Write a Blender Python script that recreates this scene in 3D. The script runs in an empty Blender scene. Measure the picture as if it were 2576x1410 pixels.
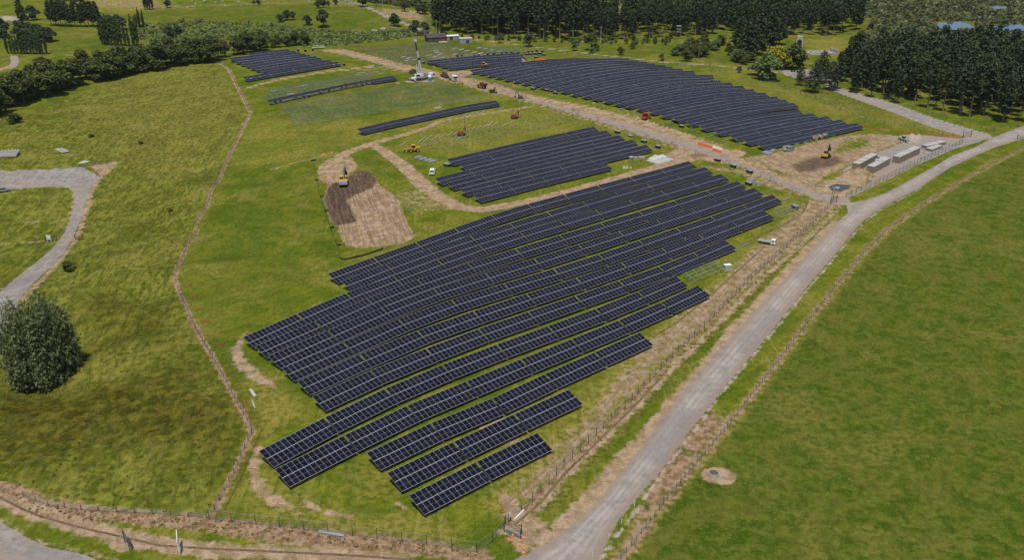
import bpy, math, random
import numpy as np
from mathutils import Vector, Matrix
random.seed(11)
rng = np.random.default_rng(11)
S = bpy.context.scene
COL = S.collection
R = math.radians

# ------------------------------------------------------------------ camera, sky, sun, exposure
FPX, YH, CAMH = 2200.0, -300.0, 94.5
TH = math.atan2(705.0 - YH, FPX)
cd = bpy.data.cameras.new('camera')
cd.sensor_width = 36.0
cd.lens = FPX / 2576.0 * 36.0
cd.clip_start = 1.0
cd.clip_end = 9000.0
cam = bpy.data.objects.new('camera', cd)
COL.objects.link(cam)
cam.location = (0, 0, CAMH)
cam.rotation_euler = (math.pi / 2 - TH, 0, 0)
S.camera = cam

SUN_EL, SUN_AZ = R(71.0), R(184.0)        # azimuth measured from +Y towards +X
w = bpy.data.worlds.new('World')
S.world = w
w.use_nodes = True
wn = w.node_tree
wn.nodes.clear()
sky = wn.nodes.new('ShaderNodeTexSky')
sky.sky_type = 'NISHITA'
sky.sun_disc = False
sky.sun_elevation = SUN_EL
sky.sun_rotation = SUN_AZ
sky.altitude = 60
sky.dust_density = 1.5
bg = wn.nodes.new('ShaderNodeBackground')
bg.inputs['Strength'].default_value = 0.085
wo = wn.nodes.new('ShaderNodeOutputWorld')
wn.links.new(sky.outputs[0], bg.inputs[0])
wn.links.new(bg.outputs[0], wo.inputs[0])
sd = bpy.data.lights.new('sun', 'SUN')
sd.energy = 3.3
sd.angle = R(0.55)
sd.color = (1.0, 0.955, 0.89)
sun = bpy.data.objects.new('sun', sd)
COL.objects.link(sun)
sdir = Vector((math.sin(SUN_AZ) * math.cos(SUN_EL), math.cos(SUN_AZ) * math.cos(SUN_EL), math.sin(SUN_EL)))
sun.rotation_euler = sdir.to_track_quat('Z', 'Y').to_euler()
sun.location = (0, 300, 300)
S.view_settings.view_transform = 'Standard'
S.view_settings.look = 'None'
S.view_settings.gamma = 1.0
S.view_settings.exposure = 0.16
S.view_settings.use_curve_mapping = False
S.cycles.max_bounces = 5
S.cycles.diffuse_bounces = 2
S.cycles.glossy_bounces = 2
S.cycles.transparent_max_bounces = 10
S.cycles.use_denoising = True

# ------------------------------------------------------------------ the lie of the land
def sstep(a, b, x):
    t = np.clip((x - a) / (b - a), 0, 1)
    return t * t * (3 - 2 * t)

def flat(u, v):
    x = (u - 1288.0) / FPX
    y = (v - 705.0) / FPX
    k = CAMH / (math.sin(TH) + y * math.cos(TH))
    return x * k, (math.cos(TH) - y * math.sin(TH)) * k

def _g(u, v, sx, sy, h):
    cx, cy = flat(u, v)
    return cx, cy, sx, sy, h
HUMPS = [_g(1640, 225, 85, 75, 3.2), _g(-60, 560, 52, 75, -11.0), _g(-180, 900, 45, 45, -5.0), _g(700, 150, 60, 50, 2.0),
         _g(300, 330, 60, 60, -1.5), _g(180, 60, 60, 90, 5.0), _g(520, 30, 110, 90, 4.0), _g(900, 40, 60, 60, 5.0),
         _g(330, 5, 90, 60, 6.0), _g(2250, 215, 60, 60, -1.5)]

def terrain(x, y):
    z = np.zeros_like(np.asarray(x, float))
    for cx, cy, sx, sy, h in HUMPS:
        z = z + h * np.exp(-((x - cx) / sx) ** 2 - ((y - cy) / sy) ** 2)
    z = z + 0.35 * np.sin(x / 23.0 + 1.0) * np.sin(y / 31.0) + 0.5 * np.sin(x / 61.0) * np.sin(y / 47.0 + 2.0)
    m = np.exp(-((x + 96) / 30.0) ** 2) * sstep(110, 150, y) * sstep(360, 280, y)      # folds of the slope left of the ridge
    z = z + m * (0.8 * np.sin(y / 3.6 + 0.10 * x + 1.8 * np.sin(x / 9.0)) + 0.9 * np.sin(y / 7.3 + x / 9.0 + np.sin(y / 17.0)))
    return z

def P(u, v, h=0.0):
    """the point of the land (h metres above it) that the drone sees at photo position u, v"""
    dx = (u - 1288.0) / FPX
    yy = (v - 705.0) / FPX
    dy = math.cos(TH) - yy * math.sin(TH)
    dz = -math.sin(TH) - yy * math.cos(TH)
    t = (CAMH - h) / (-dz)
    for _ in range(14):
        z = float(terrain(dx * t, dy * t)) + h
        t += 0.8 * ((CAMH - z) / (-dz) - t)
    x, y = dx * t, dy * t
    return Vector((x, y, float(terrain(x, y)) + h))

def PL(pts, h=0.0):
    return [P(u, v, h) for u, v in pts]

def G(x, y):
    return Vector((x, y, float(terrain(x, y))))

# ------------------------------------------------------------------ shader helpers
class N:
    def __init__(s, name):
        s.m = bpy.data.materials.new(name)
        s.m.use_nodes = True
        s.t = s.m.node_tree
        s.t.nodes.clear()
        s.out = s.t.nodes.new('ShaderNodeOutputMaterial')
    def n(s, typ, **kw):
        nd = s.t.nodes.new('ShaderNode' + typ)
        for k, v in kw.items():
            setattr(nd, k, v)
        return nd
    def l(s, a, b):
        s.t.links.new(a, b)
    def noise(s, vec, scale, detail=3, rough=0.55, dist=0.0):
        nd = s.n('TexNoise')
        nd.inputs['Scale'].default_value = scale
        nd.inputs['Detail'].default_value = detail
        nd.inputs['Roughness'].default_value = rough
        nd.inputs['Distortion'].default_value = dist
        if vec is not None:
            s.l(vec, nd.inputs['Vector'])
        return nd.outputs['Fac']
    def math(s, op, a, b=None):
        nd = s.n('Math', operation=op)
        for i, q in enumerate((a, b)):
            if q is None:
                continue
            if isinstance(q, (int, float)):
                nd.inputs[i].default_value = q
            else:
                s.l(q, nd.inputs[i])
        return nd.outputs[0]
    def ramp(s, f, a, b, lo=0.0, hi=1.0):
        nd = s.n('MapRange', interpolation_type='SMOOTHSTEP')
        s.l(f, nd.inputs['Value'])
        nd.inputs['From Min'].default_value = a
        nd.inputs['From Max'].default_value = b
        nd.inputs['To Min'].default_value = lo
        nd.inputs['To Max'].default_value = hi
        return nd.outputs[0]
    def mix(s, f, a, b, mode='MIX'):
        nd = s.n('Mix', data_type='RGBA', blend_type=mode)
        for sock, q in ((nd.inputs[0], f), (nd.inputs[6], a), (nd.inputs[7], b)):
            if isinstance(q, (int, float)):
                sock.default_value = q
            elif isinstance(q, tuple):
                sock.default_value = (*q, 1)
            else:
                s.l(q, sock)
        return nd.outputs[2]
    def bsdf(s, color, rough=0.85, spec=0.3, metal=0.0, normal=None):
        b = s.n('BsdfPrincipled')
        if isinstance(color, tuple):
            b.inputs['Base Color'].default_value = (*color, 1)
        else:
            s.l(color, b.inputs['Base Color'])
        if isinstance(rough, (int, float)):
            b.inputs['Roughness'].default_value = rough
        else:
            s.l(rough, b.inputs['Roughness'])
        b.inputs['Specular IOR Level'].default_value = spec
        b.inputs['Metallic'].default_value = metal
        if normal is not None:
            s.l(normal, b.inputs['Normal'])
        s.l(b.outputs[0], s.out.inputs[0])
        return b
    def bump(s, hgt, strength, dist):
        b = s.n('Bump')
        b.inputs['Strength'].default_value = strength
        b.inputs['Distance'].default_value = dist
        s.l(hgt, b.inputs['Height'])
        return b.outputs[0]

MATS = {}
def paint(name, col, rough=0.5, spec=0.4, metal=0.0, dirt=0.25, scale=2.0):
    """a coloured surface with a little wear and dust"""
    if name in MATS:
        return MATS[name]
    s = N(name)
    tc = s.n('TexCoord').outputs['Object']
    f = s.noise(tc, scale, 4)
    c = s.mix(s.ramp(f, 0.42, 0.75, 0, dirt), col, (0.25, 0.2, 0.15))
    s.bsdf(c, rough, spec, metal)
    MATS[name] = s.m
    return s.m
# ------------------------------------------------------------------ ground sheet: one net of points, split into ground, roads, yards, pads
NR, NC = 660, 900
inv = np.linspace(1 / 80.0, 1 / 5200.0, NR)
yy = 1.0 / inv
tt = np.linspace(-1.05, 1.05, NC)
GY = np.repeat(yy[:, None], NC, 1)
GX = GY * tt[None, :]
PX, PY = GX.ravel(), GY.ravel()
NP = PX.size

def segdist(px, py, a, b):
    ax, ay = a
    bx, by = b
    dx, dy = bx - ax, by - ay
    L = dx * dx + dy * dy + 1e-9
    t = np.clip(((px - ax) * dx + (py - ay) * dy) / L, 0, 1)
    return np.hypot(px - ax - t * dx, py - ay - t * dy), t

def world(pts):
    return [(p.x, p.y) for p in PL(pts)]

def cull(w, m):
    xs = [p[0] for p in w]
    ys = [p[1] for p in w]
    return np.nonzero((PX > min(xs) - m) & (PX < max(xs) + m) & (PY > min(ys) - m) & (PY < max(ys) + m))[0]

def sd_poly(pts, m=8.0, raw=False):
    """indices of nearby points and their signed distance (positive inside)"""
    w_ = pts if raw else world(pts)
    idx = cull(w_, m)
    px, py = PX[idx], PY[idx]
    d = np.full(idx.size, 1e9)
    ins = np.zeros(idx.size, bool)
    for i in range(len(w_)):
        a, b = w_[i], w_[(i + 1) % len(w_)]
        d = np.minimum(d, segdist(px, py, a, b)[0])
        c = ((a[1] > py) != (b[1] > py))
        with np.errstate(divide='ignore', invalid='ignore'):
            xi = (b[0] - a[0]) * (py - a[1]) / (b[1] - a[1] + 1e-12) + a[0]
        ins ^= c & (px < xi)
    return idx, np.where(ins, d, -d)

def sd_line(pts, hw, m=10.0):
    w_ = world(pts)
    hws = hw if isinstance(hw, (list, tuple)) else [hw] * len(w_)
    idx = cull(w_, m)
    px, py = PX[idx], PY[idx]
    best = np.full(idx.size, -1e9)
    for i in range(len(w_) - 1):
        d, t = segdist(px, py, w_[i], w_[i + 1])
        best = np.maximum(best, hws[i] * (1 - t) + hws[i + 1] * t - d)
    return idx, best

MASKS = {k: np.zeros(NP, np.float32) for k in ('gravel', 'tan', 'brown', 'mud', 'lush', 'dry', 'olive', 'pale', 'wild', 'rut', 'side', 'furrow')}
CLS = np.zeros(NP, np.int8)
CLSN = ['ground']
BUMP = np.zeros(NP)

def put(mask, sdv, soft=1.0, amt=1.0):
    idx, d = sdv
    MASKS[mask][idx] = np.maximum(MASKS[mask][idx], amt * sstep(-soft, soft, d))

def cut(mask, sdv, soft=1.0, amt=1.0):
    idx, d = sdv
    MASKS[mask][idx] *= 1 - amt * sstep(-soft, soft, d)

def cls(name, sdv, thr=0.0):
    if name not in CLSN:
        CLSN.append(name)
    idx, d = sdv
    CLS[idx[d > thr]] = CLSN.index(name)

def heap(u, v, s, h):
    p = P(u, v)
    idx = cull([(p.x, p.y)], s * 3)
    d2 = ((PX[idx] - p.x) ** 2 + (PY[idx] - p.y) ** 2) / (s * s)
    n = 1 + 0.35 * np.sin(PX[idx] * 1.9 + 1) * np.sin(PY[idx] * 1.6)
    BUMP[idx] += h * np.exp(-d2 * d2) * n

# --- outlines read off the photograph
ROAD_L = [(1180, 1470), (1299, 1407), (1379, 1368), (1423, 1336), (1481, 1285), (1519, 1247), (1551, 1202), (1573, 1177), (1602, 1142), (1647, 1081),
          (1685, 1030), (1723, 979), (1742, 960), (1838, 850), (1935, 745), (2031, 640), (2061, 608), (2093, 572), (2134, 534), (2129, 512)]
ROAD_T = [(2175, 505), (2229, 485), (2284, 456), (2338, 426), (2392, 393), (2455, 369), (2501, 344), (2576, 316), (2700, 285)]
ROAD_R = [(2700, 318), (2576, 349), (2501, 371), (2447, 395), (2392, 421), (2351, 447), (2311, 475), (2256, 502), (2202, 532), (2159, 567), (2126, 608),
          (2101, 640), (2015, 740), (1920, 860), (1832, 966), (1806, 998), (1774, 1040), (1742, 1075), (1710, 1119), (1679, 1164), (1653, 1196), (1621, 1234),
          (1583, 1279), (1540, 1336), (1506, 1407), (1470, 1470)]
ROAD = ROAD_L + ROAD_T + ROAD_R
SHOULDER_L = [(1290, 1425), (1356, 1362), (1398, 1314), (1442, 1266), (1487, 1218), (1538, 1155), (1592, 1107), (1640, 1052), (1679, 1008), (1723, 960),
              (1815, 845), (1915, 738), (2006, 640), (2060, 585), (2105, 545)]
ACC_LOW = [(2110, 520), (2040, 500), (1960, 465), (1880, 428), (1800, 397), (1700, 368), (1600, 337), (1500, 305), (1400, 274), (1300, 246), (1240, 232), (1150, 208),
           (1090, 192), (1040, 183), (980, 170), (930, 152), (880, 141), (812, 128)]
ACC_UP = [(838, 123), (870, 129), (930, 143), (1000, 158), (1060, 170), (1130, 187), (1200, 199), (1260, 213), (1300, 229), (1370, 245), (1430, 257), (1500, 271),
          (1580, 291), (1650, 311), (1720, 334), (1790, 358), (1835, 376), (1880, 402), (1950, 432), (2010, 455), (2060, 470), (2120, 490), (2150, 510)]
ACC = ACC_LOW + ACC_UP
WORKS = [(1870, 398), (1935, 388), (2000, 372), (2070, 352), (2140, 340), (2210, 337), (2260, 342), (2270, 358), (2200, 384), (2150, 408), (2080, 442), (2040, 470), (2000, 452), (1930, 425)]
YARD = [(2045, 482), (2080, 447), (2150, 412), (2205, 384), (2272, 358), (2225, 345), (2290, 338), (2380, 343), (2440, 348), (2470, 356), (2430, 366), (2395, 376), (2300, 418),
        (2200, 468), (2130, 500), (2140, 512), (2110, 515)]
LANE = [(2455, 353), (2340, 319), (2250, 285), (2170, 256), (2095, 229), (2060, 205), (1975, 190), (1965, 178), (2050, 172), (2085, 195), (2115, 221), (2190, 242), (2260, 263), (2350, 297), (2490, 338), (2500, 350)]
THIN = [(1980, 184), (1900, 176), (1800, 164), (1671, 156), (1562, 144), (1453, 130), (1345, 118), (1236, 103), (1168, 96)]
VAL_O = [(-120, 432), (0, 430), (206, 420), (231, 432), (253, 446), (240, 462), (228, 475), (215, 508), (201, 557), (187, 590), (163, 633), (130, 669), (90, 706), (50, 752), (10, 850), (-60, 960)]
VAL_I = [(-140, 830), (-40, 770), (0, 735), (41, 699), (95, 658), (141, 614), (163, 585), (179, 541), (188, 505), (184, 482), (168, 470), (87, 471), (0, 480), (-120, 488)]
VAL = VAL_O + VAL_I
CORNER = [(-80, 1290), (0, 1315), (54, 1345), (109, 1375), (217, 1399), (260, 1420), (300, 1470), (-80, 1470)]
def c2(*pts):
    return [(600 + a / 3.68, 300 + b / 3.68) for a, b in pts]
PAD = c2((860, 590), (820, 640), (790, 750), (850, 930), (920, 990), (920, 1050), (1000, 1180), (1180, 1190), (1540, 1150), (1640, 1080), (1560, 960), (1490, 760), (1420, 690),
         (1300, 600), (1210, 510), (1120, 500), (1030, 560), (900, 580))
PADDARK = c2((865, 592), (1000, 570), (1120, 500), (1210, 500), (1290, 580), (1240, 640), (1080, 700), (1000, 760), (1090, 900), (1100, 950), (900, 990), (850, 930), (790, 750), (820, 650))
T1 = [(1345, 266), (1236, 283), (1100, 306), (1075, 322), (1008, 341), (934, 361), (872, 384), (834, 403), (817, 428), (822, 450), (838, 462)]
T1B = [(866, 388), (880, 400), (892, 416), (884, 430)]
T2 = [(934, 361), (980, 390), (1021, 422), (1062, 463), (1103, 496), (1157, 521), (1211, 528), (1300, 513), (1341, 505), (1442, 479), (1543, 452), (1644, 422), (1725, 402), (1790, 388), (1850, 385)]
T3 = [(834, 384), (777, 400), (722, 417), (681, 428)]
T4 = [(622, 220), (696, 201), (805, 182), (932, 167)]
CORR = [(2075, 512), (2010, 560), (1985, 590), (1930, 640), (1850, 712), (1770, 785), (1700, 845), (1640, 895), (1570, 975), (1500, 1060), (1420, 1145), (1340, 1222), (1290, 1262)]
FENCE_L = [(537, 152), (575, 172), (600, 225), (630, 285), (600, 345), (560, 430), (500, 560), (462, 640), (440, 705), (470, 775), (505, 850), (560, 945), (600, 1020), (636, 1085), (590, 1190), (526, 1308)]
FENCE_B = [(526, 1308), (600, 1318), (700, 1328), (800, 1340), (900, 1352), (1000, 1364), (1100, 1376), (1215, 1395), (1270, 1328)]
FENCE_R = [(1285, 1312), (1345, 1262), (1415, 1180), (1510, 1088), (1590, 1010), (1668, 925), (1745, 850), (1820, 775), (1890, 702), (1960, 640), (2025, 580), (2088, 520)]
FARM_F = [(1548, 1425), (1600, 1362), (1680, 1255), (1750, 1170), (1840, 1062), (1950, 920), (2060, 775), (2170, 640), (2230, 580), (2330, 510), (2420, 455), (2500, 410), (2600, 362)]
YARD_F = [(2128, 497), (2200, 466), (2260, 436), (2330, 402), (2420, 361)]
ROAD_F = [(2022, 494), (1950, 462), (1870, 425), (1800, 402), (1720, 378), (1640, 352), (1560, 328), (1480, 303), (1400, 279), (1320, 254), (1240, 236), (1160, 212), (1100, 198), (1000, 178), (930, 162)]
HILL_F = [(1345, 125), (1453, 138), (1560, 150), (1700, 163), (1800, 176), (1890, 195), (1960, 215), (2030, 240), (2110, 275), (2180, 302), (2280, 318), (2420, 350)]

# grass of the different fields
PADDOCK = [(1545, 1480), (1600, 1365), (1680, 1258), (1750, 1173), (1840, 1065), (1950, 923), (2060, 778), (2170, 643), (2230, 583), (2330, 513), (2420, 458), (2500, 413), (2700, 325), (2900, 700), (3000, 1480)]
SLOPE = [(537, 152), (600, 225), (630, 285), (560, 430), (440, 705), (505, 850), (600, 1020), (636, 1085), (526, 1308), (300, 1290), (120, 1270), (0, 1215), (-300, 1100), (-400, 700), (-200, 300), (60, 285), (250, 215), (450, 165)]
put('lush', sd_poly(PADDOCK, 20), 3, 0.95)
STREAKS = [(330, 240, 90, 5), (420, 265, 60, 4), (520, 245, 40, 4), (400, 350, 60, 6), (300, 395, 80, 7), (480, 300, 70, 4), (560, 262, 30, 3), (330, 470, 50, 8), (360, 560, 50, 10), (420, 480, 40, 8), (300, 700, 40, 12),
           (350, 800, 60, 16), (250, 880, 60, 14), (420, 880, 50, 14), (480, 950, 60, 12), (240, 330, 50, 6), (230, 345, 26, 5), (355, 362, 22, 6)]
for u_, v_, du_, dv_ in STREAKS:
    put('olive', sd_poly([(u_ - du_, v_ + dv_ * 1.8), (u_ - du_ * .2, v_ - dv_ * .2), (u_ + du_, v_ - dv_ * 1.9), (u_ + du_ * .3, v_ + dv_ * .8)], 15), 4.0, 0.55)
for u_, v_, du_, dv_ in ((250, 270, 120, 12), (480, 215, 90, 8), (430, 400, 70, 16), (520, 480, 40, 20), (430, 620, 50, 30), (330, 650, 60, 20), (300, 920, 60, 20), (500, 830, 40, 30), (120, 390, 110, 10), (60, 350, 60, 10)):
    put('dry', sd_poly([(u_ - du_, v_ + dv_), (u_ - du_ * .3, v_ - dv_ * .6), (u_ + du_, v_ - dv_), (u_ + du_ * .3, v_ + dv_ * .8)], 20), 7.0, 0.55)
cls('paddock', sd_poly(PADDOCK, 4))
put('wild', sd_poly(SLOPE, 20), 4, 1.0)
put('olive', sd_poly([(-200, 960), (80, 1000), (300, 960), (480, 930), (600, 1040), (560, 1150), (420, 1120), (250, 1110), (120, 1190), (-200, 1120)], 20), 10, 1.0)
put('olive', sd_poly([(250, 740), (420, 780), (400, 850), (280, 860), (190, 800)], 15), 8, 0.7)
put('dry', sd_poly([(300, 190), (520, 165), (610, 280), (540, 420), (430, 460), (300, 420), (200, 300)], 20), 14, 0.35)
put('dry', sd_poly([(640, 300), (900, 300), (1000, 340), (820, 380), (640, 420), (580, 420)], 20), 10, 0.35)
put('lush', sd_poly([(600, 430), (800, 420), (830, 640), (780, 700), (640, 820), (520, 850), (470, 700)], 20), 12, 0.4)
put('lush', sd_poly([(0, 480), (180, 475), (175, 560), (130, 610), (0, 615)], 20), 4, 0.3)
put('lush', sd_poly([(2010, 500), (2110, 525), (1960, 680), (1750, 900), (1500, 1170), (1380, 1300), (1330, 1290), (1560, 1060), (1900, 720)], 8), 2.5, 0.7)
put('lush', sd_poly([(1900, 190), (2100, 232), (2200, 262), (2260, 300), (2150, 290), (2000, 235)], 20), 8, 0.9)
put('lush', sd_poly([(880, 395), (980, 375), (1010, 420), (900, 450)], 8), 3, 0.6)
put('lush', sd_poly([(350, 25), (650, 12), (980, 25), (1030, 60), (900, 100), (600, 60), (380, 60)], 40), 20, 0.6)
put('lush', sd_poly([(0, 60), (200, 75), (420, 85), (420, 130), (0, 130)], 40), 12, 0.4)
put('lush', sd_poly([(1330, 100), (1900, 130), (1900, 165), (1560, 135), (1330, 110)], 20), 6, 0.5)
put('lush', sd_poly([(1085, 95), (1180, 103), (1200, 110), (1100, 112)], 10), 3, 1.0)
put('dry', sd_poly([(1000, 290), (1330, 270), (1480, 300), (1470, 330), (1120, 400), (1000, 370)], 20), 8, 0.4)
put('dry', sd_poly([(2100, 290), (2420, 345), (2440, 330), (2200, 270), (2050, 230), (1800, 180), (1800, 200)], 20), 8, 0.4)
put('olive', sd_poly([(860, 115), (1080, 108), (1330, 130), (1300, 150), (1060, 165), (930, 145)], 20), 8, 0.5)
put('olive', sd_poly([(650, 240), (900, 180), (1120, 195), (1230, 240), (720, 310)], 20), 8, 0.25)
put('olive', sd_poly([(2190, 115), (2576, 105), (2800, 100), (2800, -60), (1100, -60), (1100, 10), (1500, 20), (2150, 10)], 60), 20, 0.6)
# far hay fields
put('tan', sd_poly([(180, -20), (430, 10), (520, 12), (700, 3), (880, 0), (930, 18), (900, 22), (800, 6), (520, 18), (400, 22), (230, 20)], 60), 12, 0.45)
put('tan', sd_poly([(950, 18), (1060, 28), (1075, 55), (1020, 50), (950, 35)], 30), 6, 0.6)
put('dry', sd_poly([(180, 0), (380, -10), (400, 25), (300, 33), (180, 18)], 60), 12, 0.9)
put('tan', sd_poly([(1510, 16), (1640, 12), (1640, 28), (1560, 35), (1500, 38)], 50), 8, 0.5)
put('dry', sd_poly([(2020, 100), (2120, 95), (2140, 130), (2100, 150), (2040, 120)], 40), 8, 0.8)
put('dry', sd_poly([(2190, 45), (2330, 60), (2340, 85), (2200, 75)], 40), 12, 0.4)

# dry strips along fences
put('brown', sd_line(FENCE_L, 0.65), 0.7, 1.0)
put('brown', sd_line([(0, 1232), (110, 1278), (250, 1296), (400, 1306), (526, 1318), (700, 1345), (860, 1362), (1000, 1375), (1215, 1400)], [2.2, 2.2, 1.6, 1.6, 1.8, 2.0, 2.0, 1.8, 1.4]), 1.4, 1.0)
put('tan', sd_line([(0, 1250), (90, 1290), (190, 1322), (300, 1350), (400, 1372), (520, 1385), (700, 1394), (1000, 1410)], 1.7), 1.3, 0.95)
put('mud', sd_line([(-20, 1242), (60, 1284), (100, 1300), (190, 1326), (300, 1351), (400, 1374), (520, 1382), (700, 1390), (900, 1400), (1060, 1412)], 0.22), 0.3, 1.0)
put('brown', sd_line(FENCE_R, 0.7), 0.8, 0.9)
put('tan', sd_line([(u + 14, v + 12) for u, v in FENCE_R], 1.0), 1.0, 0.75)
put('mud', sd_line([(u + 10, v + 9) for u, v in FENCE_R[:6]], 0.25), 0.35, 0.8)
put('brown', sd_line(FARM_F, [1.2, 1.2, 1.2, 1.1, 1.0, 0.9, 0.9, 0.9, 0.9, 0.9, 0.9, 0.8, 0.8]), 1.2, 0.66)
put('dry', sd_line(FARM_F, 1.4), 1.0, 0.7)
put('tan', sd_line(FARM_F, 0.3), 0.6, 0.35)
put('brown', sd_line(YARD_F, 0.7), 0.6, 0.6)
put('tan', sd_line(ROAD_F, 1.1), 1.2, 0.55)
put('brown', sd_line(ROAD_F[:9], 2.0), 1.8, 0.45)
put('tan', sd_line(FENCE_L[:5], 0.8), 0.8, 0.8)

# worn soil inside the site
put('tan', sd_line(CORR, [5.0, 4.2, 4.6, 4.6, 3.8, 4.0, 3.8, 3.2, 2.6, 2.4, 2.2, 2.0, 1.4]), 3.0, 0.70)
put('dry', sd_line(CORR, 5.0), 2.5, 0.8)
put('mud', sd_line([(u - 10, v + 2) for u, v in CORR[3:]], 0.2), 0.3, 0.55)
put('mud', sd_line([(u + 4, v + 6) for u, v in CORR[3:]], 0.2), 0.3, 0.5)
put('mud', sd_line([(2030, 512), (2020, 535), (1980, 562), (1900, 600), (1860, 622)], 0.3), 0.4, 0.9)
put('mud', sd_line([(1925, 620), (1880, 660), (1830, 705), (1780, 750), (1700, 815), (1640, 850)], 0.18), 0.25, 1.0)
put('brown', sd_line([(1660, 858), (1580, 905), (1500, 930)], 1.2), 1.5, 0.55)
put('tan', sd_line([(618, 838), (592, 880), (606, 915), (640, 945), (690, 975)], [0.4, 1.3, 1.5, 1.5, 0.8]), 1.2, 0.85)
put('tan', sd_line([(650, 1130), (640, 1190), (655, 1232), (700, 1270), (760, 1290)], [0.8, 1.1, 1.4, 1.1, 0.5]), 1.1, 0.75)
put('dry', sd_poly([(640, 960), (720, 980), (760, 1040), (680, 1090), (640, 1060)], 8), 3, 0.8)
put('dry', sd_poly([(640, 1180), (720, 1230), (900, 1290), (1180, 1330), (1150, 1370), (900, 1340), (700, 1310), (620, 1260)], 8), 2.5, 0.6)
put('dry', sd_poly([(850, 1180), (960, 1150), (1000, 1240), (900, 1270)], 8), 3, 0.5)
put('tan', sd_line([(765, 1262), (800, 1284)], 0.6), 0.5, 0.9)
put('tan', sd_line([(825, 1292), (878, 1302)], 0.6), 0.5, 0.9)
put('tan', sd_line([(1000, 1268), (1015, 1278)], 0.45), 0.4, 0.8)
put('tan', sd_line([(1210, 1080), (1265, 1055)], 0.5), 0.5, 0.7)
put('tan', sd_line([(1275, 1118), (1300, 1108)], 0.5), 0.5, 0.8)
put('tan', sd_line([(840, 705), (885, 688)], 0.7), 0.8, 0.5)
put('tan', sd_line([(1270, 1250), (1305, 1330), (1330, 1360)], [1.0, 1.8, 2.0]), 1.2, 0.9)
put('tan', sd_poly([(1250, 1340), (1340, 1290), (1400, 1340), (1320, 1400)], 6), 1.2, 0.8)
put('brown', sd_poly([(1690, 1060), (1790, 1035), (1830, 1060), (1700, 1230), (1560, 1410), (1530, 1420), (1600, 1300)], 8), 1.6, 0.8)
put('pale', sd_line([(1512, 1410), (1552, 1350), (1615, 1266), (1672, 1183), (1723, 1116), (1768, 1059), (1806, 998), (1842, 960), (1930, 855), (2020, 742), (2105, 642), (2165, 568), (2212, 530), (2320, 473)], 0.32), 0.6, 0.72)
# ploughed pad and tracks
for ln, hw, amt in ((T1, [1.2, 1.3, 1.4, 1.6, 1.7, 2.4, 2.4, 2.6, 2.6, 2.4, 2.2], 0.85), (T1B, 1.0, 0.9), (T2, [1.8, 2.6, 3.0, 3.0, 3.0, 2.8, 2.6, 2.6, 2.6, 2.6, 2.6, 2.8, 3.0, 3.4, 4.0], 0.9),
                    (T3, [1.2, 1.0, 0.8, 0.5], 0.6), (T4, [1.2, 1.5, 1.6, 1.8], 1.0)):
    sdv = sd_line(ln, hw)
    put('tan', sdv, 0.9, amt)
    if ln is not T3:
        cls('dirt_track', sdv, 0.0)
put('tan', sd_poly(c2((760, 440), (860, 380), (960, 340), (1060, 400), (1080, 450), (1000, 560), (880, 580), (790, 530)), 8), 1.5, 0.8)
put('brown', sd_poly(c2((880, 400), (960, 360), (990, 440), (900, 470)), 4), 1.0, 0.8)
put('tan', sd_poly(c2((1420, 690), (1700, 640), (2100, 830), (1600, 880), (1500, 800)), 10), 3.0, 0.42)
sdv = sd_poly(PAD, 6)
put('tan', sdv, 0.7, 1.0)
cls('dirt_pad', sdv)
put('mud', sd_poly(PADDARK, 6), 1.0, 0.85)
put('furrow', sd_poly(PAD, 6), 1.0, 1.0)
put('furrow', sd_poly(WORKS, 6), 1.0, 0.6)
put('furrow', sd_line(CORR, 4.0), 1.5, 0.5)
put('pale', sd_poly(c2((1100, 960), (1250, 700), (1450, 760), (1500, 1100), (1200, 1150)), 6), 3, 0.25)
# earthworks and yard beside the junction
sdv = sd_poly(WORKS, 8)
put('tan', sdv, 1.6, 0.9)
cls('dirt_works', sdv)
put('mud', sd_poly([(1985, 415), (2040, 395), (2110, 392), (2125, 408), (2070, 432), (2010, 440)], 8), 2.5, 0.7)
put('brown', sd_poly([(1950, 440), (2060, 430), (2110, 420), (2060, 448), (2010, 468)], 8), 2, 0.8)
cut('tan', sd_poly([(2130, 348), (2180, 346), (2190, 368), (2140, 380), (2090, 385)], 8), 3.0, 0.7)
cut('tan', sd_poly([(1930, 420), (1990, 442), (1975, 450), (1925, 432)], 4), 1.0, 0.9)
sdv = sd_poly(YARD, 8)
put('gravel', sdv, 1.2, 0.95)
cls('storage_yard', sdv)
put('tan', sd_poly([(2060, 475), (2150, 425), (2230, 400), (2320, 395), (2250, 440), (2140, 492)], 8), 3.0, 0.5)
put('tan', sd_poly([(2055, 462), (2140, 440), (2185, 452), (2160, 480), (2105, 498), (2060, 480)], 6), 1.6, 0.8)
put('brown', sd_poly([(2100, 432), (2180, 430), (2205, 445), (2180, 462), (2120, 452)], 6), 1.6, 0.9)
cut('gravel', sd_poly([(2098, 432), (2180, 428), (2210, 446), (2180, 466), (2110, 500), (2050, 482), (2060, 460)], 6), 1.6, 0.85)
put('pale', sd_poly([(2278, 345), (2310, 342), (2325, 352), (2290, 358)], 4), 1.0, 0.9)
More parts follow.
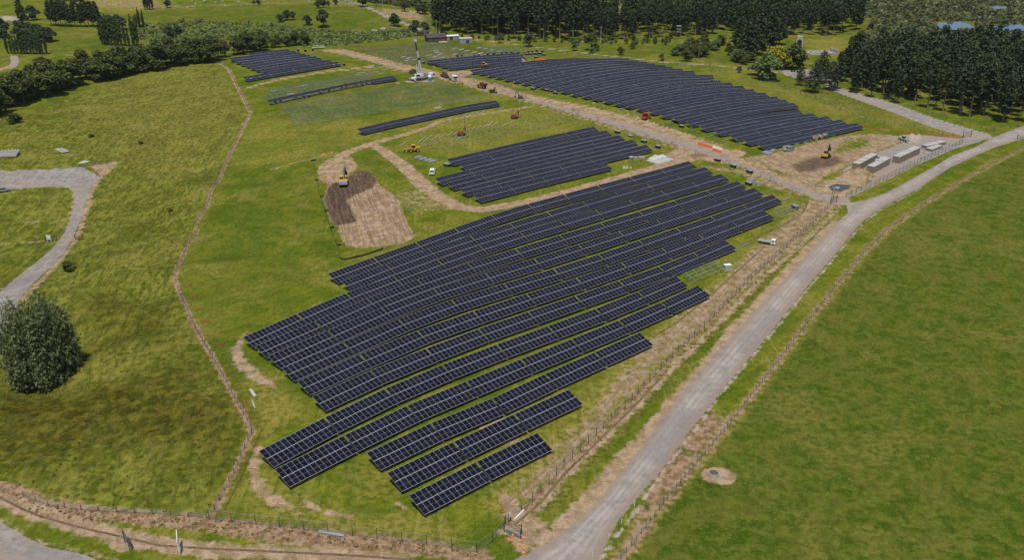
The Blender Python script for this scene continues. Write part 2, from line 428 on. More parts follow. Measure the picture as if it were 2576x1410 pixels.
# tan ground beside the access road
put('tan', sd_poly([(1640, 402), (1700, 375), (1790, 372), (1850, 395), (1820, 412), (1740, 402)], 8), 1.8, 0.9)
put('mud', sd_poly([(1725, 392), (1770, 384), (1790, 396), (1745, 404)], 5), 1.2, 0.6)
put('brown', sd_poly([(1560, 352), (1660, 372), (1700, 388), (1650, 380), (1560, 360)], 6), 1.6, 0.5)
put('tan', sd_poly([(1740, 412), (1900, 432), (1990, 478), (1960, 480), (1860, 445), (1800, 430)], 6), 2.0, 0.6)
put('tan', sd_line([(1215, 196), (1500, 275), (1650, 318), (1800, 368)], 0.6), 0.8, 0.35)
put('tan', sd_line([(1440, 240), (1560, 280), (1660, 312), (1760, 346), (1860, 378), (1900, 400)], 0.45), 0.5, 0.7)
put('tan', sd_poly([(805, 125), (860, 122), (1060, 172), (1100, 185), (1130, 180), (1300, 168), (1310, 174), (1160, 192), (1050, 186)], 8), 1.8, 0.8)
put('tan', sd_poly([(1240, 160), (1300, 155), (1345, 155), (1300, 163)], 8), 1.2, 0.85)
put('brown', sd_poly([(1060, 140), (1220, 132), (1290, 138), (1180, 150), (1080, 152)], 10), 4, 0.45)
put('tan', sd_poly([(870, 178), (960, 168), (985, 185), (900, 192)], 10), 4, 0.35)
put('pale', sd_line([(1000, 208), (1050, 203), (1090, 204)], 1.2), 1.0, 0.9)
put('tan', sd_line([(655, 296), (690, 287), (730, 282)], 0.8), 1.0, 0.6)
# roads
sdv = sd_line([(u, v) for u, v in SHOULDER_L], 0.3)
put('tan', sd_poly(SHOULDER_L + [(u + 14, v + 6) for u, v in ROAD_L[::-1][2:-1]], 6), 1.2, 1.0)
sdv = sd_poly(ACC, 8)
put('tan', sdv, 1.2, 0.8)
put('gravel', sd_poly([(u, v + 1) for u, v in ACC_LOW[:12]] + [(1230, 222), (1300, 236), (1400, 262), (1500, 285), (1600, 315), (1700, 345), (1790, 372), (1880, 412), (1960, 445), (2060, 482), (2140, 512)], 8), 2.4, 0.62)
cls('access_road', sdv)
sdv = sd_poly(ROAD, 8)
put('gravel', sdv, 1.0, 1.0)
cls('gravel_road', sdv)
def across(idx, left, right):
    out = []
    for ln in (left, right):
        w_ = world(ln)
        d = np.full(idx.size, 1e9)
        for a_, b_ in zip(w_, w_[1:]):
            d = np.minimum(d, segdist(PX[idx], PY[idx], a_, b_)[0])
        out.append(d)
    return out[0] / (out[0] + out[1] + 1e-6)
idx, dd = sdv
idx = idx[dd > -1]
q_ = across(idx, ROAD_L[:-2] + ROAD_T, ROAD_R)
MASKS['rut'][idx] = sum(a_ * np.exp(-((q_ - c_) / w_) ** 2) for c_, w_, a_ in ((.24, .05, .8), (.42, .06, 1.0), (.60, .05, .7), (.76, .04, .5)))
MASKS['side'][idx] = np.clip(np.exp(-(q_ / .10) ** 2) * .5 + np.exp(-((1 - q_) / .22) ** 2), 0, 1)
put('tan', sd_poly([(1470, 1440), (1540, 1336), (1583, 1279), (1653, 1196), (1600, 1225), (1500, 1330), (1400, 1420)], 6), 2.0, 0.3)
sdv = sd_poly(LANE, 6)
put('gravel', sdv, 0.8, 0.9)
cls('farm_lane', sdv)
sdv = sd_line(THIN, 1.5)
put('gravel', sdv, 0.8, 0.7)
put('tan', sd_line(THIN, 2.3), 0.9, 0.5)
cls('farm_lane', sdv)
sdv = sd_line([(880, 5), (930, 20), (985, 48), (1030, 62), (1055, 72), (1075, 84)], [2.0, 2.0, 2.4, 3.0, 3.0, 2.5])
put('gravel', sdv, 1.2, 0.95)
cls('farm_lane', sdv)
put('gravel', sd_line([(930, 78), (985, 66), (1030, 64)], 1.8), 1.2, 0.9)
put('gravel', sd_line([(-40, 138), (60, 139), (210, 139)], 1.7), 1.0, 1.0)
cls('valley_lane', sd_line([(-40, 138), (60, 139), (210, 139)], 1.7))
put('gravel', sd_line([(35, 140), (38, 155), (30, 170)], 2.2), 1.2, 0.8)
put('tan', sd_line([(30, 166), (-30, 182)], 2.4), 1.5, 1.0)
put('pale', sd_line([(230, 27), (340, 24), (420, 17), (560, 13), (720, 7)], 1.0), 1.5, 0.6)
put('pale', sd_poly([(0, 38), (40, 40), (60, 52), (0, 52)], 20), 4, 0.8)
sdv = sd_poly(VAL, 8)
put('gravel', sdv, 0.7, 1.0)
cls('valley_road', sdv)
put('tan', sd_line([(253, 448), (230, 480), (215, 530), (196, 590), (160, 645), (110, 700), (60, 755)], 1.2), 1.2, 0.75)
put('tan', sd_line([(187, 490), (181, 545), (160, 605), (100, 665), (40, 708), (0, 730)], 0.8), 0.9, 0.7)
put('tan', sd_poly([(228, 418), (300, 405), (270, 440), (255, 448)], 5), 1.2, 0.9)
put('tan', sd_line([(0, 612), (50, 610), (110, 607)], 0.5), 0.6, 0.7)
put('tan', sd_line([(70, 562), (98, 558)], 1.0), 1.2, 0.6)
put('tan', sd_line([(140, 555), (162, 552)], 0.9), 1.2, 0.6)
sdv = sd_poly(CORNER, 8)
put('gravel', sdv, 0.6, 1.0)
cls('corner_road', sdv)
put('tan', sd_poly([(-80, 1365), (0, 1383), (70, 1412), (70, 1470), (-80, 1470)], 5), 0.6, 0.9)
put('tan', sd_line([(0, 1308), (54, 1338), (109, 1368), (217, 1392), (290, 1412)], 0.5), 0.8, 0.5)
# bare patches
for u, v, r in ((1808, 1199, 2.5), (322, 1368, 2.0), (452, 1378, 1.7)):
    p = P(u, v)
    idx = cull([(p.x, p.y)], 8)
    put('tan', (idx, r - np.hypot((PX[idx] - p.x) / 1.25, PY[idx] - p.y)), 0.4, 0.95)
    put('pale', (idx, r * 0.8 - np.hypot((PX[idx] - p.x) / 1.25, PY[idx] - p.y)), 0.8, 0.35)

# real relief on the sheet: soil heaps, tussocky slope, ruts
heap(2060, 425, 5.0, 0.9); heap(2020, 440, 5.0, 0.7); heap(2150, 446, 5.0, 2.0); heap(2178, 450, 4.0, 1.4); heap(2300, 349, 3.5, 1.6); heap(2265, 352, 3, .5)
heap(1752, 396, 3.0, 0.9); heap(1780, 402, 3.0, 0.6); heap(1845, 440, 3.2, 0.8); heap(1290, 160, 5, 1.6); heap(1330, 157, 4, 1.2); heap(2030, 505, 3, 0.5)
heap(1690, 366, 3, 0.6); heap(1590, 345, 3, .6); heap(1600, 352, 3, .5); heap(845, 415, 3.5, 0.5); heap(893, 452, 3.6, 1.1); heap(915, 444, 3.4, 1.3); heap(935, 452, 3.0, 0.9); heap(850, 492, 3.2, 0.7); heap(865, 520, 3.2, 0.6)
def vnoise(x, y, s, seed):
    r = np.random.default_rng(seed)
    z = np.zeros_like(x)
    for _ in range(7):
        a = r.uniform(0, 2 * math.pi)
        k = r.uniform(0.6, 1.7) / s
        z += np.sin((x * math.cos(a) + y * math.sin(a)) * k * 2 * math.pi + r.uniform(0, 6.3) + 1.3 * np.sin((x * math.sin(a) - y * math.cos(a)) * k * 3.1))
    return z / 7
near = sstep(420, 200, PY)
REL = MASKS['wild'] * near * (0.16 * vnoise(PX, PY, 2.3, 3) + 0.12 * vnoise(PX, PY, 5.5, 4)) + MASKS['mud'] * near * 0.12 * vnoise(PX, PY, 1.5, 5) + MASKS['tan'] * near * 0.035 * vnoise(PX, PY, 1.3, 6)
PZ = terrain(PX, PY) + BUMP + REL

# --- the ground material
def ground_material():
    s = N('earth_grass_gravel')
    pos = s.n('NewGeometry').outputs['Position']
    n_big = s.noise(pos, 0.018, 3, 0.55)
    n_mid = s.noise(pos, 0.16, 4, 0.6)
    n_sml = s.noise(pos, 0.9, 4, 0.65)
    n_fin = s.noise(pos, 4.0, 2, 0.6)
    mp = s.n('Mapping', vector_type='TEXTURE')
    mp.inputs['Rotation'].default_value = (0, 0, R(42))
    mp.inputs['Scale'].default_value = (16.0, 1.4, 3.0)
    s.l(pos, mp.inputs['Vector'])
    n_str = s.noise(mp.outputs[0], 1.0, 3, 0.6)
    A = {k: s.n('Attribute', attribute_name=k).outputs['Fac'] for k in MASKS}
    n_tny = s.noise(pos, 2.2, 3, 0.7)
    n_pat = s.noise(pos, 0.42, 3, 0.6, 0.6)
    c = s.mix(s.ramp(n_mid, 0.40, 0.60), (0.072, 0.104, 0.0068), (0.138, 0.148, 0.0120))
    c = s.mix(s.ramp(n_big, 0.46, 0.60, 0, 0.55), c, (0.162, 0.152, 0.022))
    c = s.mix(s.ramp(n_str, 0.44, 0.60, 0, 0.55), c, (0.060, 0.092, 0.0075))
    n_20 = s.noise(pos, 0.055, 4, 0.6, 0.8)
    c = s.mix(s.ramp(n_20, 0.50, 0.64, 0, 0.75), c, s.mix(s.ramp(n_sml, .4, .6), (0.150, 0.140, 0.022), (0.195, 0.172, 0.040)))
    c = s.mix(s.ramp(n_20, 0.46, 0.36, 0, 0.6), c, (0.052, 0.088, 0.006))
    lush = s.mix(s.ramp(n_pat, 0.40, 0.60), (0.040, 0.072, 0.0062), (0.088, 0.106, 0.0150))
    lush = s.mix(s.ramp(n_mid, 0.46, 0.62, 0, 0.6), lush, (0.112, 0.108, 0.022))
    lush = s.mix(s.ramp(n_20, 0.50, 0.66, 0, 0.6), lush, s.mix(s.ramp(n_sml, .4, .6), (0.098, 0.104, 0.016), (0.152, 0.134, 0.036)))
    c = s.mix(A['lush'], c, lush)
    wild = s.mix(s.ramp(n_pat, 0.40, 0.62), (0.074, 0.086, 0.0085), (0.182, 0.176, 0.026))
    wild = s.mix(s.ramp(n_mid, 0.48, 0.64, 0, 0.6), wild, (0.225, 0.198, 0.046))
    tp = P(420, 440) - P(300, 600)
    mp4 = s.n('Mapping', vector_type='TEXTURE')
    mp4.inputs['Rotation'].default_value = (0, 0, math.atan2(tp.y, tp.x))
    mp4.inputs['Scale'].default_value = (8.0, 1.5, 3.0)
    s.l(pos, mp4.inputs['Vector'])
    n_ter = s.noise(mp4.outputs[0], 1.0, 3, 0.6, 0.7)
    wild = s.mix(s.ramp(n_ter, 0.52, 0.64, 0, 0.55), wild, (0.225, 0.205, 0.054))
    wild = s.mix(s.ramp(n_ter, 0.47, 0.36, 0, 0.65), wild, (0.052, 0.064, 0.0075))
    wild = s.mix(s.ramp(n_20, 0.48, 0.36, 0, 0.7), wild, s.mix(s.ramp(n_sml, .42, .58), (0.040, 0.050, 0.006), (0.105, 0.108, 0.016)))
    wild = s.mix(s.ramp(n_tny, 0.42, 0.30, 0, 0.7), wild, (0.030, 0.038, 0.006))
    wild = s.mix(1.0, wild, (0.95, 0.985, 0.98), 'MULTIPLY')
    c = s.mix(s.math('MULTIPLY', A['wild'], 0.9), c, wild)
    ol = s.mix(s.ramp(n_pat, 0.40, 0.62), (0.036, 0.034, 0.0045), (0.098, 0.080, 0.0120))
    c = s.mix(s.math('MULTIPLY', A['olive'], s.ramp(n_mid, 0.35, 0.6, 0.6, 1.0)), c, ol)
    c = s.mix(s.math('MULTIPLY', A['dry'], s.ramp(n_sml, 0.38, 0.6, 0.25, 1.0)), c, (0.235, 0.185, 0.050))
    c = s.mix(s.ramp(n_sml, 0.56, 0.40, 0.0, 0.55), c, s.mix(0.55, c, (0.016, 0.026, 0.002)))
    c = s.mix(s.ramp(n_tny, 0.50, 0.66, 0.0, 0.36), c, s.mix(0.6, c, (0.24, 0.205, 0.060)))
    c = s.mix(s.ramp(n_fin, 0.54, 0.40, 0.0, 0.24), c, s.mix(0.6, c, (0.012, 0.020, 0.002)))
    mp2 = s.n('Mapping', vector_type='TEXTURE')
    t2 = P(700, 420) - P(560, 640)
    mp2.inputs['Rotation'].default_value = (0, 0, math.atan2(t2.y, t2.x))
    mp2.inputs['Scale'].default_value = (28.0, 1.1, 3.0)
    s.l(pos, mp2.inputs['Vector'])
    n_st2 = s.noise(mp2.outputs[0], 1.0, 2, 0.5, 1.2)
    keep = s.math('MULTIPLY', s.math('MULTIPLY', s.ramp(A['wild'], 0.0, 0.5, 1.0, 0.0), s.ramp(A['lush'], 0.2, 0.6, 1.0, 0.0)), s.ramp(n_20, 0.44, 0.56))
    c = s.mix(s.math('MULTIPLY', keep, s.ramp(n_st2, 0.60, 0.68, 0, 0.5)), c, (0.215, 0.185, 0.060))
    c = s.mix(s.math('MULTIPLY', keep, s.ramp(n_st2, 0.40, 0.33, 0, 0.45)), c, (0.045, 0.070, 0.006))
    mp3 = s.n('Mapping', vector_type='TEXTURE')
    t3 = P(1010, 590) - P(960, 480)
    mp3.inputs['Rotation'].default_value = (0, 0, math.atan2(t3.y, t3.x))
    mp3.inputs['Scale'].default_value = (16.0, 1.1, 3.0)
    s.l(pos, mp3.inputs['Vector'])
    n_fur = s.noise(mp3.outputs[0], 1.4, 2, 0.6, 0.4)
    c = s.mix(1.0, c, (1.22, 1.23, 1.12), 'MULTIPLY')
    edge = s.math('ADD', s.math('MULTIPLY', s.math('SUBTRACT', n_sml, 0.5), 1.5), s.math('MULTIPLY', s.math('SUBTRACT', n_pat, 0.5), 1.3))
    def over(c, key, colr, k=1.0, lo=0.22, hi=0.80):
        m = s.ramp(s.math('ADD', A[key], s.math('MULTIPLY', edge, k)), lo, hi)
        m = s.math('MULTIPLY', m, s.ramp(A[key], 0.02, 0.22))
        return s.mix(m, c, colr)
    brown = s.mix(s.ramp(n_sml, 0.40, 0.62), (0.190, 0.120, 0.066), (0.330, 0.225, 0.135))
    c = over(c, 'brown', brown, 1.1)
    tan = s.mix(s.ramp(n_pat, 0.40, 0.62), (0.245, 0.165, 0.094), (0.365, 0.265, 0.165))
    tan = s.mix(s.ramp(n_tny, 0.48, 0.62, 0, 0.5), tan, (0.185, 0.125, 0.078))
    tan = s.mix(s.ramp(n_fin, 0.52, 0.64, 0, 0.4), tan, (0.43, 0.34, 0.25))
    tan = s.mix(s.ramp(n_sml, 0.55, 0.70, 0, 0.5), tan, (0.155, 0.130, 0.045))
    tan = s.mix(s.math('MULTIPLY', A['furrow'], s.ramp(n_fur, 0.44, 0.58)), tan, s.mix(0.6, tan, (0.14, 0.095, 0.06)))
    tan = s.mix(1.0, tan, (1.10, 1.09, 1.08), 'MULTIPLY')
    c = over(c, 'tan', tan, 1.0)
    mud = s.mix(s.ramp(n_sml, 0.42, 0.60), (0.085, 0.058, 0.038), (0.180, 0.125, 0.086))
    mud = s.mix(s.ramp(n_fin, 0.5, 0.62, 0, 0.5), mud, (0.06, 0.04, 0.027))
    mud = s.mix(s.math('MULTIPLY', A['furrow'], s.ramp(n_fur, 0.46, 0.56, 0, .7)), mud, (0.055, 0.037, 0.025))
    c = over(c, 'mud', mud, 0.7)
    gr = s.mix(s.ramp(n_pat, 0.40, 0.62), (0.245, 0.217, 0.192), (0.330, 0.296, 0.262))
    gr = s.mix(s.ramp(n_tny, 0.48, 0.62, 0, 0.3), gr, (0.175, 0.158, 0.145))
    gr = s.mix(s.ramp(n_big, 0.45, 0.58, 0, 0.5), gr, (0.315, 0.250, 0.195))
    gr = s.mix(s.math('MULTIPLY', A['rut'], s.ramp(n_mid, 0.38, 0.58, 0.25, 1.0)), gr, (0.400, 0.355, 0.315))
    gr = s.mix(s.ramp(n_20, 0.50, 0.36, 0, 0.5), gr, (0.205, 0.190, 0.180))
    gr = s.mix(s.ramp(n_sml, 0.58, 0.70, 0, 0.5), gr, (0.17, 0.15, 0.135))
    gr = s.mix(s.math('MULTIPLY', A['tan'], s.ramp(n_pat, 0.36, 0.6, 0.1, 0.8)), gr, (0.30, 0.225, 0.165))
    gr = s.mix(s.math('MULTIPLY', A['side'], s.ramp(n_pat, 0.38, 0.58, 0.3, 1.0)), gr, (0.270, 0.205, 0.155))
    c = over(c, 'gravel', gr, 0.45, 0.36, 0.62)
    c = over(c, 'pale', s.mix(s.ramp(n_tny, 0.42, 0.58), (0.30, 0.25, 0.20), (0.44, 0.375, 0.31)), 1.0)
    h = s.math('ADD', s.math('ADD', s.math('MULTIPLY', s.math('MULTIPLY', n_ter, A['wild']), 2.2), s.math('MULTIPLY', n_sml, 0.6)), s.math('ADD', s.math('MULTIPLY', n_tny, 0.45), s.math('MULTIPLY', n_fin, 0.3)))
    s.bsdf(c, 1.0, 0.0, 0, s.bump(h, 0.9, 0.45))
    return s.m
M_GROUND = ground_material()

def sheet(name, sel_faces, verts, faces):
    f = faces[sel_faces]
    used, invx = np.unique(f, return_inverse=True)
    me = bpy.data.meshes.new(name)
    me.vertices.add(used.size)
    me.vertices.foreach_set('co', verts[used].astype(np.float32).ravel())
    nf = f.shape[0]
    me.loops.add(nf * 4)
    me.loops.foreach_set('vertex_index', invx.astype(np.int32).ravel())
    me.polygons.add(nf)
    me.polygons.foreach_set('loop_start', np.arange(0, nf * 4, 4, dtype=np.int32))
    me.polygons.foreach_set('use_smooth', np.ones(nf, bool))
    for k, a in MASKS.items():
        at = me.attributes.new(k, 'FLOAT', 'POINT')
        at.data.foreach_set('value', a[used].astype(np.float32))
    me.update()
    me.materials.append(M_GROUND)
    o = bpy.data.objects.new(name, me)
    COL.objects.link(o)
    o['kind'] = 'structure'
    return o

VERTS = np.stack([PX, PY, PZ], 1)
ii = np.arange(NP).reshape(NR, NC)
FACES = np.stack([ii[:-1, :-1], ii[:-1, 1:], ii[1:, 1:], ii[1:, :-1]], -1).reshape(-1, 4)
FC = CLS[FACES].max(1)
SHEET_LABEL = {'ground': 'green and olive grass land around and between the solar rows', 'paddock': 'bright green grazed paddock right of the gravel road',
               'gravel_road': 'wide grey gravel road running diagonally past the solar block', 'access_road': 'tan dirt access road between the solar blocks',
               'storage_yard': 'grey gravel yard holding the panel crates', 'dirt_pad': 'ploughed brown rectangle of bare soil below the large excavator',
               'dirt_track': 'tan wheel track winding between the solar blocks', 'dirt_works': 'churned tan earthworks beside the small excavator',
               'farm_lane': 'narrow grey lane passing the pine plantation', 'valley_lane': 'thin pale lane in the valley behind the poplars',
               'valley_road': 'grey sealed road bending round the grass at left', 'corner_road': 'grey road cutting the bottom left corner'}
for k, nm in enumerate(CLSN):
    sel = FC == k
    if sel.any():
        o = sheet(nm, sel, VERTS, FACES)
        o['label'] = SHEET_LABEL[nm]
# ------------------------------------------------------------------ building blocks
class MB:
    def __init__(s):
        s.v, s.f, s.mi = [], [], []
        s.cur = 0
    def mat(s, i):
        s.cur = i
        return s
    def add(s, vs, fs):
        o = len(s.v)
        s.v += [tuple(q) for q in vs]
        for f in fs:
            s.f.append([i + o for i in f])
            s.mi.append(s.cur)
        return s
    def box(s, c, d, rz=0.0, rx=0.0, ry=0.0, taper=(1, 1)):
        M = Matrix.Rotation(rz, 3, 'Z') @ Matrix.Rotation(ry, 3, 'Y') @ Matrix.Rotation(rx, 3, 'X')
        vs = []
        for z in (-1, 1):
            tx, ty = taper if z > 0 else (1, 1)
            for x, y in ((-1, -1), (1, -1), (1, 1), (-1, 1)):
                vs.append(Vector(c) + M @ Vector((x * d[0] / 2 * tx, y * d[1] / 2 * ty, z * d[2] / 2)))
        return s.add(vs, [(3, 2, 1, 0), (4, 5, 6, 7), (0, 1, 5, 4), (1, 2, 6, 5), (2, 3, 7, 6), (3, 0, 4, 7)])
    def bar(s, a, b, wd, ht=None):
        a, b = Vector(a), Vector(b)
        ht = ht or wd
        d = (b - a)
        L = d.length
        q = d.to_track_quat('Y', 'Z').to_matrix()
        vs = []
        for y in (0, L):
            for x, z in ((-1, -1), (1, -1), (1, 1), (-1, 1)):
                vs.append(a + q @ Vector((x * wd / 2, y, z * ht / 2)))
        return s.add(vs, [(0, 1, 2, 3), (7, 6, 5, 4), (4, 5, 1, 0), (5, 6, 2, 1), (6, 7, 3, 2), (7, 4, 0, 3)])
    def cyl(s, a, b, r0, r1=None, n=10):
        a, b = Vector(a), Vector(b)
        r1 = r0 if r1 is None else r1
        q = (b - a).to_track_quat('Z', 'Y').to_matrix()
        vs = []
        for p, r in ((a, r0), (b, r1)):
            for i in range(n):
                t = 2 * math.pi * i / n
                vs.append(p + q @ Vector((r * math.cos(t), r * math.sin(t), 0)))
        fs = [(i, (i + 1) % n, n + (i + 1) % n, n + i) for i in range(n)] + [tuple(range(n))[::-1], tuple(range(n, 2 * n))]
        return s.add(vs, fs)
    def prism(s, prof, w0, w1=None, inset=None):
        """side profile (x, z) drawn out across y from -w/2 to w/2; inset narrows points by height"""
        n = len(prof)
        vs = []
        for sg in (-1, 1):
            for x, z in prof:
                k = inset(z) if inset else 0
                vs.append((x, sg * (w0 / 2 - k), z))
        fs = [tuple(range(n)), tuple(range(n, 2 * n))[::-1]] + [(i, n + i, n + (i + 1) % n, (i + 1) % n) for i in range(n)]
        return s.add(vs, fs)
    def mesh(s, name, mats):
        me = bpy.data.meshes.new(name)
        me.from_pydata(s.v, [], s.f)
        for m in mats:
            me.materials.append(m)
        if len(mats) > 1:
            me.polygons.foreach_set('material_index', s.mi)
        me.update()
        return me
    def build(s, name, mats, parent=None):
        mats = mats if isinstance(mats, (list, tuple)) else [mats]
        return link(name, s.mesh(name, mats), parent)

def link(name, me, parent=None):
    o = bpy.data.objects.new(name, me)
    COL.objects.link(o)
    if parent is not None:
        o.parent = parent
    return o

def tag(o, label, cat, group=None, kind=None):
    o['label'] = label
    o['category'] = cat
    if group:
        o['group'] = group
    o['kind'] = kind or 'thing'
    return o

def thing(name, label, cat, loc, rz=0.0, group=None, sc=1.0):
    o = bpy.data.objects.new(name, None)
    COL.objects.link(o)
    o.location = loc
    o.rotation_euler = (0, 0, rz)
    o.scale = (sc, sc, sc)
    o.empty_display_size = 0.3
    return tag(o, label, cat, group)

def face(a, b):
    """heading of b seen from a, both photo positions"""
    d = P(*b) - P(*a)
    return math.atan2(d.y, d.x)

ORD = ['first', 'second', 'third', 'fourth', 'fifth', 'sixth', 'seventh', 'eighth', 'ninth', 'tenth', 'eleventh', 'twelfth', 'thirteenth', 'fourteenth', 'fifteenth', 'sixteenth',
       'seventeenth', 'eighteenth', 'nineteenth', 'twentieth', 'twenty-first', 'twenty-second', 'twenty-third', 'twenty-fourth', 'twenty-fifth', 'twenty-sixth', 'twenty-seventh',
       'twenty-eighth', 'twenty-ninth', 'thirtieth']

# ------------------------------------------------------------------ materials of the made things
def cell_material(name, obj_random):
    s = N(name)
    tc = s.n('TexCoord').outputs['Object']
    if obj_random:
        f = s.n('ObjectInfo').outputs['Random']
    else:
        f = s.noise(tc, 0.8, 2)
    c = s.mix(f, (0.0022, 0.0024, 0.0085), (0.0070, 0.0070, 0.0180))
    br = s.n('TexBrick')
    br.offset = 0.0
    br.inputs['Color1'].default_value = (0, 0, 0, 1)
    br.inputs['Color2'].default_value = (0, 0, 0, 1)
    br.inputs['Mortar'].default_value = (1, 1, 1, 1)
    br.inputs['Scale'].default_value = 1.0
    br.inputs['Mortar Size'].default_value = 0.006
    br.inputs['Brick Width'].default_value = 0.182
    br.inputs['Row Height'].default_value = 0.091
    s.l(tc, br.inputs['Vector'])
    c = s.mix(s.math('MULTIPLY', br.outputs['Fac'], 0.25), c, (0.09, 0.095, 0.12))
    dn = s.noise(tc, 3.0, 3)
    c = s.mix(s.ramp(dn, 0.45, 0.8, 0, 0.05), c, (0.22, 0.19, 0.15))
    s.bsdf(c, s.ramp(dn, 0.3, 0.7, 0.07, 0.14), 0.12 if obj_random else 0.20)
    return s.m
M_CELL = cell_material('solar_cells', True)
M_CELLF = cell_material('solar_cells_far', False)
M_ALU = paint('aluminium_frame', (0.39, 0.385, 0.40), 0.45, 0.5, 0.0, 0.15, 5)
M_SEAM = paint('cell_seam', (0.12, 0.12, 0.15), 0.5, 0.4, 0.0, 0.05)
M_STEEL = paint('galvanised_steel', (0.36, 0.37, 0.37), 0.5, 0.5, 0.35, 0.1)
M_DARK = paint('dark_backsheet', (0.02, 0.02, 0.022), 0.6, 0.3, 0, 0.1)
M_FRAMEGREEN = paint('weathered_zinc_rail', (0.20, 0.26, 0.23), 0.55, 0.4, 0.1, 0.05)
M_WHITE = paint('white_paint', (0.74, 0.74, 0.72), 0.45, 0.4, 0, 0.2)
M_OFFW = paint('pale_sheeting', (0.42, 0.405, 0.375), 0.7, 0.2, 0, 0.25)
M_GREY = paint('grey_paint', (0.30, 0.31, 0.32), 0.5, 0.4, 0, 0.25)
M_SILVER = paint('silver_paint', (0.42, 0.43, 0.45), 0.3, 0.5, 0.5, 0.1)
M_BLACK = paint('black_rubber', (0.018, 0.018, 0.018), 0.8, 0.2, 0, 0.25)
M_GLASS = paint('dark_window_glass', (0.015, 0.018, 0.022), 0.08, 0.6, 0, 0.02)
M_YELLOW = paint('machine_yellow', (0.62, 0.33, 0.03), 0.5, 0.4, 0, 0.3)
M_ORANGE = paint('safety_orange', (0.75, 0.15, 0.025), 0.6, 0.3, 0, 0.15)
M_RED = paint('rig_red', (0.26, 0.045, 0.03), 0.55, 0.4, 0, 0.35)
M_BRED = paint('tractor_red', (0.55, 0.05, 0.025), 0.5, 0.4, 0, 0.2)
M_CARD = paint('cardboard', (0.25, 0.20, 0.14), 0.9, 0.1, 0, 0.25)
M_WOOD = paint('weathered_timber', (0.20, 0.155, 0.115), 0.9, 0.1, 0, 0.3)
M_POST = paint('grey_timber_post', (0.065, 0.055, 0.047), 0.9, 0.1, 0, 0.2)
M_PALLET = paint('pallet_wood', (0.33, 0.25, 0.16), 0.9, 0.1, 0, 0.3)
M_CONC = paint('concrete', (0.40, 0.385, 0.36), 0.9, 0.15, 0, 0.35, 0.8)
M_ROOF = paint('dark_iron_roof', (0.055, 0.048, 0.045), 0.6, 0.3, 0, 0.2)
M_BOARD = paint('brown_weatherboard', (0.075, 0.055, 0.042), 0.8, 0.2, 0, 0.2)
M_TEAL = paint('teal_plastic', (0.10, 0.27, 0.26), 0.6, 0.3, 0, 0.15)
M_SILT = paint('black_silt_cloth', (0.02, 0.021, 0.02), 0.9, 0.1, 0, 0.25)
M_RUST = paint('rusty_steel', (0.13, 0.075, 0.05), 0.8, 0.2, 0.2, 0.3)
M_VEST = paint('hi_vis_cloth', (0.62, 0.66, 0.06), 0.8, 0.1, 0, 0.0)
M_VESTO = paint('orange_vest_cloth', (0.75, 0.14, 0.03), 0.8, 0.1, 0, 0.0)

def net_material(name, col, cover, scale):
    s = N(name)
    tc = s.n('TexCoord').outputs['Object']
    f = s.noise(tc, scale, 1)
    tr = s.n('BsdfTransparent')
    df = s.n('BsdfDiffuse')
    df.inputs['Color'].default_value = (*col, 1)
    mx = s.n('MixShader')
    s.l(s.ramp(f, 0.3, 0.7, cover * 0.6, min(1, cover * 1.4)), mx.inputs[0])
    s.l(tr.outputs[0], mx.inputs[1])
    s.l(df.outputs[0], mx.inputs[2])
    s.l(mx.outputs[0], s.out.inputs[0])
    return s.m
M_MESH = net_material('wire_netting', (0.13, 0.135, 0.13), 0.15, 2.0)
M_ONET = net_material('orange_netting', (0.52, 0.14, 0.05), 0.6, 3.0)

# ------------------------------------------------------------------ solar tables
TILT = R(18.0)
MW, ML = 1.134, 2.278
PIT = 1.1485
TL = 13 * PIT
ZLO = 0.80
SL = 2 * ML + 0.03
DEP = SL * math.cos(TILT)
ZHI = ZLO + SL * math.sin(TILT)
ZC = (ZLO + ZHI) / 2

def module_quads(mb, cx, cy, tf, side=True):
    """one framed panel lying in the table plane around (cx, cy); tf maps plane (x, y, up) to local space"""
    fw, fy = 0.017, 0.046
    x0, x1, y0, y1 = cx - MW / 2, cx + MW / 2, cy - ML / 2, cy + ML / 2
    h = 0.018
    def q(a, b, c, d, m, hh=h):
        mb.mat(m).add([tf(a, c, hh), tf(b, c, hh), tf(b, d, hh), tf(a, d, hh)], [(0, 1, 2, 3)])
    q(x0, x1, y0, y0 + fy, 1)
    q(x0, x1, y1 - fy, y1, 1)
    q(x0, x0 + fw, y0 + fy, y1 - fy, 1)
    q(x1 - fw, x1, y0 + fy, y1 - fy, 1)
    q(x0 + fw, x1 - fw, y0 + fy, cy - 0.022, 0, h - 0.004)
    q(x0 + fw, x1 - fw, cy + 0.022, y1 - fy, 0, h - 0.004)
    q(x0 + fw, x1 - fw, cy - 0.022, cy + 0.022, 2, h - 0.004)
    if side:
        b = -0.018
        mb.mat(1)
        for (ax, ay), (bx, by) in (((x0, y0), (x1, y0)), ((x1, y0), (x1, y1)), ((x1, y1), (x0, y1)), ((x0, y1), (x0, y0))):
            mb.add([tf(ax, ay, b), tf(bx, by, b), tf(bx, by, h), tf(ax, ay, h)], [(0, 1, 2, 3)])
        mb.mat(3).add([tf(x0, y1, b), tf(x1, y1, b), tf(x1, y0, b), tf(x0, y0, b)], [(0, 1, 2, 3)])

mb = MB()
module_quads(mb, 0, 0, lambda x, y, u: (x, y, u))
ME_MODULE = mb.mesh('module', [M_CELL, M_ALU, M_SEAM, M_DARK])

def plane_tf(x, y, u):
    return (x, y * math.cos(TILT) - u * math.sin(TILT), ZC + y * math.sin(TILT) + u * math.cos(TILT))

